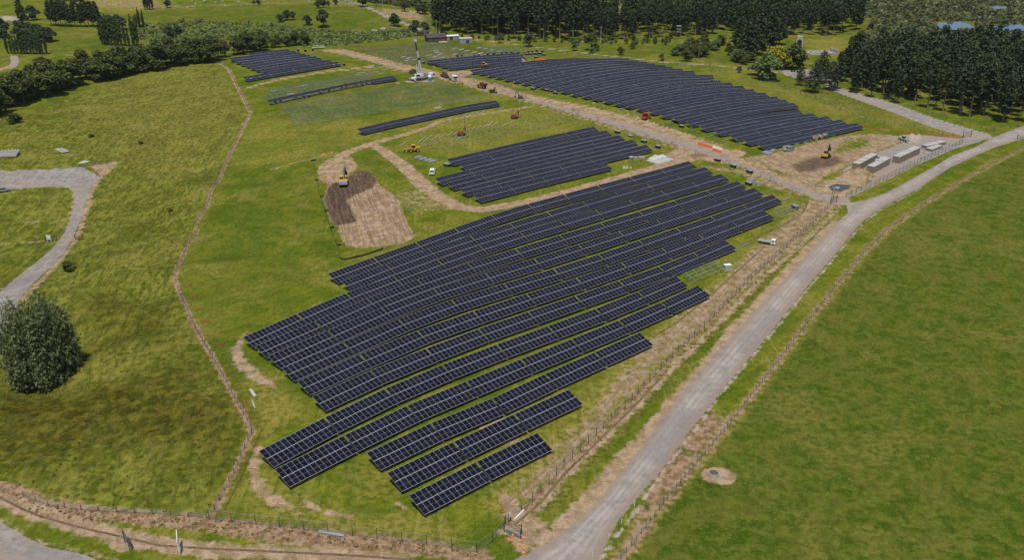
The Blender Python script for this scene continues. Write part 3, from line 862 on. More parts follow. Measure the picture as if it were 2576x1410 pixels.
def supports(mb, lines=4, m=0, purl=0.07):
    for k in range(lines):
        y = -SL / 2 + SL * (k + 0.5) / lines
        mb.mat(m).bar(plane_tf(-TL / 2, y, -0.07), plane_tf(TL / 2, y, -0.07), purl, 0.09)
    for i in range(5):
        x = -TL / 2 + TL * (i + 0.5) / 5
        mb.mat(m).bar(plane_tf(x, -SL / 2 + 0.3, -0.15), plane_tf(x, SL / 2 - 0.3, -0.15), 0.06, 0.09)
        mb.mat(m).bar((x, 0.25, -0.4), (x, 0.25, ZC + 0.0), 0.13, 0.13)
        mb.mat(m).bar((x, 0.25, 0.75), plane_tf(x, -1.35, -0.18), 0.06, 0.06)

mb = MB()
for j in (0, 1):
    for i in range(13):
        module_quads(mb, (i - 6) * PIT, (j - 0.5) * (ML + 0.02), plane_tf, side=False)
mb.mat(3).add([plane_tf(-TL / 2, -SL / 2, -0.03), plane_tf(-TL / 2, SL / 2, -0.03), plane_tf(TL / 2, SL / 2, -0.03), plane_tf(TL / 2, -SL / 2, -0.03)], [(0, 1, 2, 3)])
for a, b in (((-1, -1), (1, -1)), ((1, -1), (1, 1)), ((1, 1), (-1, 1)), ((-1, 1), (-1, -1))):
    mb.mat(1).add([plane_tf(a[0] * TL / 2, a[1] * SL / 2, -0.03), plane_tf(b[0] * TL / 2, b[1] * SL / 2, -0.03), plane_tf(b[0] * TL / 2, b[1] * SL / 2, 0.018), plane_tf(a[0] * TL / 2, a[1] * SL / 2, 0.018)], [(0, 1, 2, 3)])
supports(mb, 2, 4)
ME_FARTABLE = mb.mesh('solar_table', [M_CELLF, M_ALU, M_SEAM, M_DARK, M_STEEL])

mb = MB()     # a table carrying one line of panels only
for i in range(13):
    module_quads(mb, (i - 6) * PIT, 0.5 * (ML + 0.02), plane_tf, side=False)
mb.mat(3).add([plane_tf(-TL / 2, 0, -0.03), plane_tf(-TL / 2, SL / 2, -0.03), plane_tf(TL / 2, SL / 2, -0.03), plane_tf(TL / 2, 0, -0.03)], [(0, 1, 2, 3)])
supports(mb, 2, 4)
ME_HALFTABLE = mb.mesh('solar_table', [M_CELLF, M_ALU, M_SEAM, M_DARK, M_STEEL])

mb = MB()
supports(mb, 4, 0, 0.055)
ME_FRAME = mb.mesh('mounting_frame', [M_FRAMEGREEN])
mb = MB()
for i in range(5):
    x = -TL / 2 + TL * (i + 0.5) / 5
    mb.bar(plane_tf(x, -SL / 2 + 0.3, -0.15), plane_tf(x, SL / 2 - 0.3, -0.15), 0.08, 0.09)
    mb.bar((x, 0.25, -0.4), (x, 0.25, ZC), 0.13, 0.13)
    mb.bar((x, 0.25, 0.75), plane_tf(x, -1.35, -0.18), 0.06, 0.06)
ME_RAFTERS = mb.mesh('mounting_frame', [M_FRAMEGREEN])

ME_TPOST = MB().box((0, 0, ZC / 2 - 0.2), (0.13, 0.13, ZC + 0.3)).mesh('post', [M_STEEL])
ME_TPURLIN = MB().box((0, 0, 0), (TL, 0.07, 0.09)).mesh('purlin', [M_STEEL])
ME_TRAFTER = MB().box((0, 0, 0), (0.07, SL - 0.5, 0.09)).mesh('rafter', [M_STEEL])

def along(poly, n):
    d = [0.0]
    for a, b in zip(poly, poly[1:]):
        d.append(d[-1] + (b - a).length)
    out = []
    for k in range(n + 1):
        s_ = d[-1] * k / n
        i = max(j for j in range(len(d)) if d[j] <= s_ + 1e-9)
        i = min(i, len(poly) - 2)
        t = (s_ - d[i]) / max(1e-9, d[i + 1] - d[i])
        out.append(poly[i].lerp(poly[i + 1], t))
    return out, d[-1]

def smooth(pts, it=2):
    for _ in range(it):
        q = [pts[0]]
        for a, b in zip(pts, pts[1:]):
            q += [((a[0] * 3 + b[0]) / 4, (a[1] * 3 + b[1]) / 4), ((a[0] + 3 * b[0]) / 4, (a[1] + 3 * b[1]) / 4)]
        q.append(pts[-1])
        pts = q
    return pts

def table_frames(img, n=None, gap=0.12):
    """matrices of the tables whose high edge follows the line seen at img"""
    poly = PL(smooth(img, 1) if len(img) > 2 else img, ZHI)
    poly = [Vector((p.x, p.y, 0)) for p in poly]
    L = sum((b - a).length for a, b in zip(poly, poly[1:]))
    n = n or max(1, round(L / (TL + gap)))
    pts, L = along(poly, n)
    res = []
    for a, b in zip(pts, pts[1:]):
        dx = (b - a)
        dx.normalize()
        yv = Vector((-dx.y, dx.x, 0))
        a2, b2 = a - yv * (DEP / 2), b - yv * (DEP / 2)
        a2.z, b2.z = float(terrain(a2.x, a2.y)), float(terrain(b2.x, b2.y))
        ax = (b2 - a2)
        ln = ax.length
        ax.normalize()
        zv = ax.cross(yv)
        sc = (ln - gap) / TL
        c = (a2 + b2) / 2
        M = Matrix(((ax.x * sc, yv.x, zv.x, c.x), (ax.y * sc, yv.y, zv.y, c.y), (ax.z * sc, yv.z, zv.z, c.z), (0, 0, 0, 1)))
        res.append(M @ Matrix.Rotation(random.gauss(0, 0.006), 4, 'X'))
    return res

def near_table(M, label, group):
    t = bpy.data.objects.new('solar_table', None)
    COL.objects.link(t)
    t.matrix_world = M
    tag(t, label, 'solar table', group)
    for j in (0, 1):
        for i in range(13):
            o = link('module', ME_MODULE, t)
            o.location = plane_tf((i - 6) * PIT, (j - 0.5) * (ML + 0.02), 0)
            o.rotation_euler = (TILT, 0, 0)
    for i in (0, 1, 2, 3):
        o = link('post', ME_TPOST, t)
        o.location = (-TL / 2 + 0.7 + (TL - 1.4) * i / 3, 0.25, 0)
        o = link('rafter', ME_TRAFTER, t)
        o.location = plane_tf(-TL / 2 + 0.7 + (TL - 1.4) * i / 3, 0, -0.16)
        o.rotation_euler = (TILT, 0, 0)
    for y in (-1.25, 1.25):
        o = link('purlin', ME_TPURLIN, t)
        o.location = plane_tf(0, y, -0.066)
        o.rotation_euler = (TILT, 0, 0)
    return t

def far_table(M, label, group, me=None, name='solar_table', cat='solar table'):
    o = link(name, me or ME_FARTABLE)
    o.matrix_world = M
    return tag(o, label, cat, group)

def c3(*pts):
    return [(600 + a / 3.68, 640 + b / 3.68) for a, b in pts]
ROWS_F = [
    [(1025.5, 1248.4), (1197, 1162.5), (1352, 1089.4)],
    [(971, 1192), (1140, 1112), (1294, 1042), (1431, 980)],
    [(919, 1141), (1086, 1062), (1243, 1002), (1376, 938), (1499, 885), (1610, 836)],
    [(688.5, 1183), (870, 1093), (1035, 1014), (1187, 954), (1322, 899), (1446, 850), (1557, 806), (1660, 762), (1755, 718)],
    [(648, 1137), (822, 1047), (986, 969), (1134, 909), (1270, 859), (1393, 815), (1507, 774), (1609, 732), (1700, 694)],
    [(783, 1000), (937, 929), (1086, 871), (1221, 821), (1345, 779), (1456, 741), (1560, 705), (1655, 672), (1743, 636), (1823, 603)],
    [(745, 962), (899, 894), (1045, 833), (1178, 787), (1296, 748), (1410, 713), (1511, 678), (1606, 646), (1760, 589), (1921, 529)],
    [(707, 928), (861, 863), (1001, 801.7), (1132, 754.5), (1252, 718), (1367, 684), (1467, 653), (1561, 622), (1644, 592), (1760, 554.6), (1942, 489)],
    [(672, 898), (823, 833), (960, 773.5), (1090.5, 726), (1210, 689.6), (1322, 657), (1420, 626), (1604, 567), (1760, 517), (1896.5, 472)],
    [(639.5, 874), (787, 812), (922.6, 750), (1049.5, 703), (1169, 665), (1277, 632), (1381, 600), (1644, 521), (1760, 485), (1854.6, 455)],
    [(609.5, 850.6), (753, 787), (888, 730), (1014, 685), (1128, 644), (1240, 604), (1430, 548.5), (1640, 486), (1813.5, 437)],
    [(857, 709), (977, 662.5), (1090.5, 622), (1240, 575), (1476, 503), (1640, 456), (1774, 420)],
    [(823, 690), (941, 646.6), (1056, 606.5), (1240, 538), (1357, 505), (1515, 463), (1668, 423), (1733, 405)]]
NT_F = [2, 3, 5, 8, 8, 9, None, None, None, None, None, None, None]
for r, img in enumerate(ROWS_F):
    for i, M in enumerate(table_frames(img, NT_F[r], 0.36)):
        near_table(M, f'{ORD[i]} solar table from the left in the {ORD[r]} row from front, near block', 'solar tables of the large near block')

def z4(a, b):
    return (1090 + a / 10.07, 380 + b / 10.07)
ROWS_M = [[(1190.3, 490.2), (1360, 447), (1522, 409)], [(1156.5, 475.3), (1390, 419), (1624.5, 364.3)], [(1124, 460), (1357, 404), (1590, 351.5)], [(1093.5, 448.5), (1325, 390.5), (1557.4, 339.3)],
          [(1153.6, 411.3), (1340, 367), (1524.5, 327.6)], [(1122.8, 400.4), (1307, 357), (1492.5, 318)]]
for r, img in enumerate(ROWS_M):
    for i, M in enumerate(table_frames(img)):
        far_table(M, f'{ORD[i]} solar table from the left in the {ORD[r]} row from front, middle block', 'solar tables of the middle block')
for i, M in enumerate(table_frames([(897.4, 324), (974, 305.5), (1096.5, 280), (1164, 264.5), (1247.7, 251.8)], 5)):
    far_table(M, f'{ORD[i]} solar table from the left in the lone row behind the piling rigs', 'solar tables of the lone row')
fr = table_frames([(672, 251.4), (738, 237.5), (811, 222), (873, 209.5), (950.6, 195.5), (988, 189.6)])
for i, M in enumerate(fr):
    far_table(M, f'{ORD[i]} half-filled solar table from the left in the row ending at the crane', 'half-filled solar tables left of the crane', ME_HALFTABLE if i < len(fr) - 1 else ME_FARTABLE)
ROWS_A = [[(610.7, 193.2), (730, 173), (848, 154)], [(650, 175), (740, 161), (829.6, 149.6)], [(637, 170), (803, 144)], [(625, 165.3), (793.5, 140.3)], [(612.5, 160), (778, 137)], [(600.5, 155.4), (765.6, 133.9)],
          [(589, 151.0), (752.8, 130.4)], [(577, 145), (660, 136), (741, 127)], [(621.8, 133.9), (724.8, 123)]]
for r, img in enumerate(ROWS_A):
    for i, M in enumerate(table_frames(img)):
        far_table(M, f'{ORD[i]} solar table from the left in the {ORD[r]} row from front, hedge block', 'solar tables of the block by the hedge')
ROWS_B = [[(1122, 166), (1215, 155), (1310, 148.5)], [(1107.5, 161), (1220, 150), (1321, 143)], [(1092, 156), (1205, 144), (1315, 137.5)], [(1072.6, 152), (1190, 140), (1304, 132.5)]]
for r, img in enumerate(ROWS_B):
    for i, M in enumerate(table_frames(img)):
        far_table(M, f'{ORD[i]} solar table from the left in the {ORD[r]} row from front, crane block', 'solar tables of the block behind the crane')
LC = [(1179.8, 176), (1199.5, 179.3), (1219, 184.2), (1239, 188.7), (1260, 193.6), (1280.7, 198), (1303, 203), (1324.5, 207.9), (1347, 212.8), (1371, 217), (1396, 222.5), (1422, 228), (1448, 234.5),
      (1473, 240), (1499, 246), (1526, 252.5), (1552, 258), (1578, 264), (1606, 270), (1637, 279), (1667, 288), (1699, 298), (1730, 307.5), (1763, 318), (1799, 329), (1836, 341), (1868, 351), (1903, 361)]
RC = [(1510, 146), (1538, 146), (1562, 146), (1583, 146), (1606, 151), (1627, 155), (1647, 159), (1672, 163), (1691, 168), (1716, 172), (1744, 177.5), (1792, 188), (1758, 190.7), (1784.6, 196), (1810, 201.6),
      (1839, 207.4), (1868, 215), (1894, 223.5), (1925, 232), (1953, 242), (1975, 250), (1996, 258), (2009, 276), (2044, 284), (2080, 292), (2114, 300), (2153, 308)]
nC = len(RC)
for k in range(nC):
    q = k * (len(LC) - 1) / (nC - 1)
    i0 = min(int(q), len(LC) - 2)
    a = tuple(LC[i0][c] + (LC[i0 + 1][c] - LC[i0][c]) * (q - i0) for c in (0, 1))
    b = RC[k]
    fk = k / (nC - 1)
    sag = 9.0 * (1 - fk) + 9.0 * math.sin(math.pi * fk) * 0.8
    img = [(a[0] + (b[0] - a[0]) * t, a[1] + (b[1] - a[1]) * t - sag * 4 * t * (1 - t) * (0.75 + 0.5 * t)) for t in np.linspace(0, 1, 7)]
    for i, M in enumerate(table_frames(img)):
        far_table(M, f'{ORD[i]} solar table from the left in the {ORD[k]} row from the back, hill block', 'solar tables of the block on the hill')

# ------------------------------------------------------------------ bare mounting frames waiting for panels
def frames(rows, me, where, group):
    for r, img in enumerate(rows):
        for i, M in enumerate(table_frames(img, None, 0.5)):
            far_table(M, f'{ORD[i]} bare mounting frame from the left in the {ORD[r]} line {where}', group, me, 'mounting_frame', 'mounting frame')
frames([[(702 + 7 * k, 263 + 10 * k), (900 + 14 * k, 228 + 10 * k), (1106 + 26 * k, 199 + 9.5 * k)] for k in range(5)], ME_FRAME, 'behind the lone row', 'bare frames behind the lone row')
frames([[(655 + 8 * k, 240 - 9 * k), (800 + 4 * k, 212 - 8 * k), (925 + 3 * k, 190 - 7 * k)] for k in range(3)], ME_FRAME, 'below the hedge block', 'bare frames below the hedge block')
frames([[(900 + 18 * k, 118 + 7.2 * k), (1010 + 20 * k, 110 + 6.8 * k), (1110 + 22 * k, 104 + 6.2 * k)] for k in range(6)], ME_FRAME, 'left of the house lawn', 'bare frames near the house')
frames([[(1200 + 12 * k, 114 + 5.5 * k), (1310 + 8 * k, 117 + 4.5 * k)] for k in range(3)], ME_FRAME, 'behind the crane block', 'bare frames behind the crane block')
frames([[(1060 + 24 * k, 352 + 14 * k), (1250 + 26 * k, 312 + 11 * k), (1410 + 28 * k, 282 + 9 * k)] for k in range(2)], ME_RAFTERS, 'behind the middle block', 'bare rafters behind the middle block')
frames([[(1150 + 22 * k, 184 + 5.2 * k), (1172 + 22 * k, 181 + 5.2 * k)] for k in range(8)], ME_RAFTERS, 'beside the hill block', 'bare rafters beside the hill block')
for nm, img, wh in (('a', [(1712, 686), (1800, 650)], 'beside the white cabinet'), ('b', [(1935, 528), (1996, 508)], 'at the right end of the near block')):
    M = table_frames(img, 1)[0]
    t = bpy.data.objects.new('mounting_frame', None)
    COL.objects.link(t)
    t.matrix_world = M
    tag(t, f'open steel mounting frame without panels {wh}', 'mounting frame')
    for k in range(4):
        MB().bar(plane_tf(-TL / 2, -SL / 2 + SL * (k + 0.5) / 4, -0.07), plane_tf(TL / 2, -SL / 2 + SL * (k + 0.5) / 4, -0.07), 0.08, 0.09).build('purlin', M_STEEL, t)
    for i in range(5):
        x = -TL / 2 + TL * (i + 0.5) / 5
        MB().bar(plane_tf(x, -SL / 2 + 0.3, -0.15), plane_tf(x, SL / 2 - 0.3, -0.15), 0.08, 0.09).build('rafter', M_STEEL, t)
        MB().bar((x, 0.25, -0.4), (x, 0.25, ZC), 0.13, 0.13).build('post', M_STEEL, t)
# ------------------------------------------------------------------ fences
def resample(pts, step):
    poly = [Vector((p.x, p.y, 0)) for p in PL(pts)]
    L = sum((b - a).length for a, b in zip(poly, poly[1:]))
    n = max(1, round(L / step))
    q, _ = along(poly, n)
    for p in q:
        p.z = float(terrain(p.x, p.y))
    return q

def fence(name, label, pts, step, h, post_r, wires, mat, wire_mat, netting=None, wr=0.012, skip=None, square=False):
    q = resample(pts, step)
    o = q[0].copy()
    t = thing(name, label, 'fence', o)
    if square:
        me = MB().box((0, 0, h / 2 - 0.15), (post_r * 2, post_r * 2, h + 0.3)).mesh('post', [mat])
    else:
        me = MB().cyl((0, 0, -0.3), (0, 0, h), post_r, post_r * 0.9, 6).mesh('post', [mat])
    for p in q:
        c = link('post', me, t)
        c.location = p - o
        c.rotation_euler = (random.uniform(-0.03, 0.03), random.uniform(-0.03, 0.03), random.uniform(0, 3))
        c.scale = (1, 1, random.uniform(0.94, 1.06))
    if wires:
        mb = MB()
        for k in range(wires):
            z = h * (0.25 + 0.7 * k / max(1, wires - 1)) if wires > 1 else h * 0.9
            for a, b in zip(q, q[1:]):
                mb.bar(a - o + Vector((0, 0, z)), b - o + Vector((0, 0, z)), wr * 2, wr * 2)
        c = mb.build('wire', wire_mat, t)
    if netting:
        mb = MB()
        for a, b in zip(q, q[1:]):
            mb.add([a - o + Vector((0, 0, 0.05)), b - o + Vector((0, 0, 0.05)), b - o + Vector((0, 0, h * 0.95)), a - o + Vector((0, 0, h * 0.95))], [(0, 1, 2, 3)])
        mb.build('netting', netting, t)
    return t
fence('farm_fence', 'old timber post fence with a brown strip down the left slope', FENCE_L, 2.4, 1.2, 0.065, 3, M_POST, M_STEEL)
fence('security_fence', 'tall netting fence along the bottom edge of the solar site', FENCE_B, 3.9, 2.1, 0.058, 2, M_POST, M_GREY, M_MESH)
fence('security_fence', 'tall netting fence between the solar rows and the gravel road', FENCE_R, 2.9, 2.1, 0.058, 2, M_POST, M_GREY, M_MESH)
fence('farm_fence', 'low close-posted fence between the gravel road and the green paddock', FARM_F, 1.75, 1.15, 0.055, 3, M_POST, M_STEEL)
fence('security_fence', 'netting fence between the crate yard and the gravel road', YARD_F, 3.2, 2.1, 0.058, 2, M_POST, M_GREY, M_MESH)
fence('farm_fence', 'thin post fence beside the tan access road', ROAD_F, 5.5, 1.5, 0.055, 3, M_POST, M_STEEL)
fence('farm_fence', 'long post fence on the slope above the hill block', HILL_F, 4.2, 1.5, 0.085, 4, M_POST, M_STEEL)
fence('farm_fence', 'short-posted fence across the brown bank at bottom left', [(60, 1252), (120, 1275), (225, 1288), (310, 1291), (390, 1296), (470, 1302), (520, 1306)], 3.2, 1.1, 0.07, 4, M_POST, M_STEEL)
fence('farm_fence', 'post fence around the lawn of the dark house', [(1052, 98), (1075, 112), (1100, 118), (1150, 119), (1230, 116), (1330, 122)], 3.5, 1.4, 0.08, 3, M_POST, M_STEEL)
fence('farm_fence', 'distant post fence on the skyline edge of the frame field', [(800, 123), (860, 112), (950, 104), (1050, 97)], 4.5, 1.4, 0.07, 3, M_POST, M_STEEL)
fence('farm_fence', 'post fence below the pine plantation beside the lane', [(2100, 220), (2180, 238), (2260, 258), (2350, 291), (2440, 318), (2500, 325), (2560, 318)], 4.5, 1.2, 0.07, 3, M_POST, M_STEEL)
for i in range(9):
    a = (1440 + i * 62, 283 + i * 21.5)
    b = (a[0] + 16, a[1] + 9)
    t = thing('fence_brace', f'{ORD[i]} angled steel fence brace from the left along the access road', 'fence brace', P(*a), 0, 'angled braces along the access road')
    d = P(*b) - P(*a)
    MB().bar((0, 0, -0.2), (0, 0, 2.0), 0.09).build('post', M_POST, t)
    MB().bar((0, 0, 1.85), (d.x, d.y, d.z + 0.4), 0.07).build('stay', M_POST, t)
    MB().bar((d.x, d.y, d.z - 0.2), (d.x, d.y, d.z + 1.2), 0.08).build('short_post', M_POST, t)

def cloth_fence(name, label, pts, h, mat, step=2.2, stakes=True, postmat=None, sag=0.12):
    q = resample(pts, step)
    o = q[0].copy()
    t = thing(name, label, 'barrier', o)
    mb = MB()
    tops = [h * random.uniform(1 - sag * 2, 1.0) for _ in q]
    for (a, ha), (b, hb) in zip(zip(q, tops), zip(q[1:], tops[1:])):
        m = (a + b) / 2
        hm = min(ha, hb) * (1 - sag)
        j = Vector((random.uniform(-.08, .08), random.uniform(-.08, .08), 0))
        for p0, h0, p1, h1 in ((a, ha, m + j, hm), (m + j, hm, b, hb)):
            mb.add([p0 - o, p1 - o, p1 - o + Vector((0, 0, h1)), p0 - o + Vector((0, 0, h0))], [(0, 1, 2, 3)])
    mb.build('netting' if mat is M_ONET else 'cloth', mat, t)
    if stakes:
        me = MB().box((0, 0, h * 0.5 - .1), (0.05, 0.05, h * 1.15 + 0.2)).mesh('stake', [postmat or M_WOOD])
        for p in q:
            c = link('stake', me, t)
            c.location = p - o
    return t
cloth_fence('silt_fence', 'black silt cloth fence down the left side of the ploughed pad', c2((685, 385), (700, 480), (725, 575), (755, 720), (800, 858), (850, 1010), (915, 1178), (950, 1318), (1150, 1270), (1340, 1208)), 0.65, M_SILT, 3.0)
for i, (a, b) in enumerate((((672, 388), (720, 383)), ((710, 572), (740, 570)), ((752, 722), (790, 717)), ((795, 858), (835, 852)), ((845, 1016), (885, 1006)), ((912, 1178), (950, 1168)))):
    cloth_fence('silt_fence', f'{ORD[i]} short black cloth spur from the back along the silt fence', c2(a, b), 0.7, M_SILT, 1.0)
cloth_fence('safety_netting', 'long orange safety net beside the lower left fence', [(570, 905), (600, 960), (625, 1025), (650, 1058), (660, 1080), (640, 1130), (605, 1210), (562, 1290), (585, 1297)], 0.75, M_ONET, 1.6, True, M_STEEL, 0.25)
for i, (u, v) in enumerate(((463, 726), (478, 755), (492, 786), (508, 815), (545, 874))):
    cloth_fence('safety_netting', f'{ORD[i]} short strip of orange netting from the top beside the left fence', [(u, v), (u + 19, v - 6)], 0.85, M_ONET, 0.8)
cloth_fence('safety_netting', 'orange netting line above the gravel crate yard', [(2165, 318), (2210, 326), (2300, 338), (2380, 345), (2420, 350)], 0.8, M_ONET, 2.6)

# ------------------------------------------------------------------ gates, signs, cones
def gate(label, a, b, h=1.3, mat=None, bars=5, panel=None):
    pa, pb = P(*a), P(*b)
    t = thing('gate', label, 'gate', pa)
    d = pb - pa
    mat = mat or M_STEEL
    for q in (Vector((0, 0, 0)), d):
        MB().bar(q + Vector((0, 0, -0.3)), q + Vector((0, 0, h + 0.5)), 0.16).build('post', M_POST, t)
    for k in range(bars):
        z = 0.25 + (h - 0.25) * k / (bars - 1)
        MB().bar(d * 0.04 + Vector((0, 0, z)), d * 0.96 + Vector((0, 0, z)), 0.06).build('rail', mat, t)
    MB().bar(d * 0.04 + Vector((0, 0, 0.25)), d * 0.96 + Vector((0, 0, h)), 0.05).build('brace', mat, t)
    if panel:
        u = d.normalized()
        MB().box(d * 0.5 + Vector((0, 0, 0.55)), (d.length * 0.8, 0.03, 0.5), math.atan2(d.y, d.x)).build('panel', panel, t)
    return t
gate('steel site gate with a green panel by the orange cones', (1268, 1340), (1310, 1358), 1.6, M_STEEL, 4, M_TEAL)
gate('pale swung-open steel gate leaf beside the orange cones', (1272, 1322), (1312, 1345), 1.5, M_RUST, 3)
gate('dark timber road gate left of the grey bend', (115, 606), (144, 606), 1.2, M_POST)
gate('dark timber road gate right of the grey bend', (190, 603), (210, 603), 1.2, M_POST)
gate('dark steel yard gate beside the lane junction', (2422, 346), (2442, 344), 2.2, M_POST)
gate('dark site gate where the access road meets the gravel road', (2090, 512), (2104, 508), 1.9, M_POST, 4)
gate('rusty gate between two white posts by the plantation', (2480, 330), (2502, 330), 1.2, M_RUST)
gate('dark timber rails beside the gravel road at the right edge', (2558, 350), (2590, 352), 1.8, M_POST)

def sign(label, u, v, hd, w_, h_, z0, board, post, back=None):
    t = thing('sign_board', label, 'sign', P(u, v), hd)
    for s_ in (-1, 1):
        MB().bar((s_ * w_ * 0.42, 0, -0.3), (s_ * w_ * 0.42, 0, z0 + h_), 0.12).build('post', post, t)
    MB().box((0, -0.08, z0 + h_ / 2), (w_, 0.06, h_)).build('board', board, t)
    for k in (0.2, 0.8):
        MB().bar((-w_ * 0.5, 0.0, z0 + h_ * k), (w_ * 0.5, 0.0, z0 + h_ * k), 0.07).build('rail', post, t)
sign('dark backed sign on two posts in a bare patch, bottom left', 321, 1378, math.atan2(P(321, 1378).y, P(321, 1378).x) + R(9), 3.0, 1.9, 1.0, M_GREY, M_POST)
sign('white sign seen nearly edge-on in a bare patch, bottom left', 451, 1386, math.atan2(P(451, 1386).y, P(451, 1386).x) - R(5), 2.6, 1.9, 1.1, M_WHITE, M_WHITE)
sign('white notice board beside the gates on the grey bend', 125, 610, R(5), 1.3, 1.5, 1.0, M_WHITE, M_WHITE)
sign('small white notice on the fence by the site gate', 1282, 1316, R(60), 0.7, 0.9, 1.1, M_WHITE, M_POST)
sign('dark board on posts in the far corner by the hedge', 586, 152, R(10), 2.2, 1.2, 1.0, M_GREY, M_POST)
sign('dark lamp board on a tall pole by the pond pad', 2093, 506, R(40), 1.3, 1.0, 3.4, M_GREY, M_POST)

def cone(label, u, v):
    t = thing('traffic_cone', label, 'traffic cone', P(u, v), random.uniform(0, 3), 'orange cones at the site gate')
    MB().box((0, 0, 0.03), (0.42, 0.42, 0.06)).build('base', M_ORANGE, t)
    c = MB().cyl((0, 0, 0.06), (0, 0, 0.85), 0.17, 0.04, 10).build('body', M_ORANGE, t)
    MB().cyl((0, 0, 0.38), (0, 0, 0.56), 0.128, 0.09, 10).build('white_band', M_WHITE, c)
for i, (u, v) in enumerate(((1290, 1352), (1308, 1354), (1318, 1358), (1308, 1376), (1318, 1385), (1317, 1396), (1279, 1362))):
    cone(f'{ORD[i]} orange traffic cone counted from the gate towards the road', u, v)
mk = MB().cyl((0, 0, -.2), (0, 0, 1.0), 0.06, 0.05, 6).mesh('road_marker', [M_WHITE])
for i, (u, v) in enumerate(((1596, 1275), (1563, 1318), (1531, 1356), (1490, 1404))):
    o = tag(link('road_marker', mk), f'{ORD[i]} slim white marker post from the back beside the gravel road', 'marker post', 'white road marker posts')
    o.location = P(u, v)

# ------------------------------------------------------------------ packs of panels, crates, steel
def pack_parts():
    a = MB()
    for y in (-0.8, 0, 0.8):
        a.box((0, y, 0.05), (1.15, 0.1, 0.1))
    for i in range(6):
        a.box((-0.5 + i * 0.2, 0, 0.12), (0.14, 2.2, 0.03))
    b = MB()
    for k in range(10):
        b.mat(0).box((0, 0, 0.19 + k * 0.095), (1.12, 2.25, 0.075))
        b.mat(1).box((0, 0, 0.238 + k * 0.095), (1.08, 2.2, 0.02))
    c = MB().box((0, 0, 1.11), (1.16, 2.3, 0.04))
    for s_ in (-0.7, 0.7):
        c.box((0, s_, 0.62), (1.17, 0.03, 0.98))
    return a.mesh('pallet', [M_PALLET]), b.mesh('panel_stack', [M_DARK, M_BLACK]), c.mesh('top_sheet', [M_GREY])
PK_A, PK_B, PK_C = pack_parts()
def pack(label, u, v, rz, group, sc=1.0, upright=False):
    t = thing('panel_pack', label, 'panel pack', P(u, v), rz, group, sc)
    link('pallet', PK_A, t)
    link('panel_stack', PK_B, t)
    link('top_sheet', PK_C, t)
    if upright:
        t.scale = (0.85, 0.55, 1.35)
    return t
def zc(ox, oy, z, pts):
    return [(ox + a / z, oy + b / z) for a, b in pts]
PACKS = [
 ('along the front of the hedge block', zc(570, 110, 8.59, ((530, 805), (730, 765), (930, 727), (1075, 702), (1265, 664), (1450, 635), (1595, 610), (1820, 575), (1935, 556), (2110, 527), (2315, 503), (2425, 485))), True),
 ('beyond the right end of the hedge block', zc(570, 110, 8.59, ((1545, 165), (1705, 172), (1865, 155), (2540, 475))), True),
 ('along the half-filled row', zc(640, 180, 6.44, ((340, 515), (423, 500), (670, 450), (795, 430), (882, 418), (1080, 370), (1210, 330), (1412, 290), (1487, 262), (1640, 238), (1745, 235), (1813, 200), (1907, 185), (2035, 160))), True),
 ('along the front of the crane block', zc(1060, 110, 7.156, ((612, 425), (797, 408), (880, 400), (1005, 388), (1243, 352), (1345, 338), (1503, 313), (1583, 310), (1700, 297), (1773, 290), (1843, 278))), True),
 ('off the left end of the crane block', zc(1060, 110, 7.156, ((30, 350), (155, 375), (280, 403), (408, 428))), False),
 ('behind the crane block', zc(1060, 110, 7.156, ((645, 235), (728, 228), (960, 234), (1035, 226), (1197, 208), (1312, 196), (1450, 186), (1530, 178), (1625, 172), (1745, 180), (1860, 178), (1930, 168), (2000, 162), (2080, 150), (2175, 160))), True),
 ('right of the crane block', zc(1060, 110, 7.156, ((1900, 200), (1960, 198), (2020, 195), (2080, 190), (2140, 186), (2200, 213), (2065, 258))), False),
 ('off the left side of the hill block', [(1228, 185), (1341, 226), (1376, 229.5), (1397, 236.5), (1696, 308), (1714, 321)], False),
 ('off the right end of the middle block', zc(1400, 310, 9.4, ((1440, 240), (1750, 350), (2060, 462), (2395, 590))), False),
 ('beside the fence above the near block', zc(1700, 400, 7.05, ((735, 45), (1015, 150), (1305, 250), (1290, 465), (2115, 880))), False)]
row_h = R(42)
for where, pts, up in PACKS:
    for i, (u, v) in enumerate(pts):
        pack(f'{ORD[i]} black panel pack from the left {where}', u, v, row_h + random.uniform(-0.2, 0.2), 'panel packs ' + where, 1.0, up)
pack('black panel pack beside the white van and middle block', 1124, 419, row_h + 0.3, 'single panel packs')

def crate_mesh():
    a = MB()
    for y in (-0.45, 0, 0.45):
        a.box((0, y, 0.06), (2.3, 0.1, 0.12))
    b = MB().box((0, 0, 1.32), (2.3, 1.1, 2.36))
    c = MB().box((0, 0, 2.53), (2.36, 1.16, 0.05))
    for z in (0.16, 1.33, 2.4):
        c.box((0, 0, z), (2.33, 1.13, 0.05))
    return a.mesh('pallet', [M_PALLET]), b.mesh('carton', [M_CARD]), c.mesh('lid', [M_OFFW])
CR = crate_mesh()
def crate_row(a, b, n, where, low=1.0, double=False):
    pa, pb = P(*a), P(*b)
    d = pb - pa
    hd = math.atan2(d.y, d.x)
    for i in range(n):
        p = pa.lerp(pb, i / max(1, n - 1))
        p.z = float(terrain(p.x, p.y))
        t = thing('panel_crate', f'{ORD[i]} cardboard panel crate from the near end of the {where} crate row', 'crate', p, hd + math.pi / 2 + random.uniform(-.03, .03), f'crates of the {where} row')
        t.scale = (1.1, d.length / max(1, n - 1) / 1.32, low * random.uniform(0.97, 1.03))
        for nm, me in zip(('pallet', 'carton', 'lid'), CR):
            link(nm, me, t)
crate_row((2153, 427), (2195, 404), 8, 'left')
crate_row((2190, 434), (2227, 414), 7, 'front')
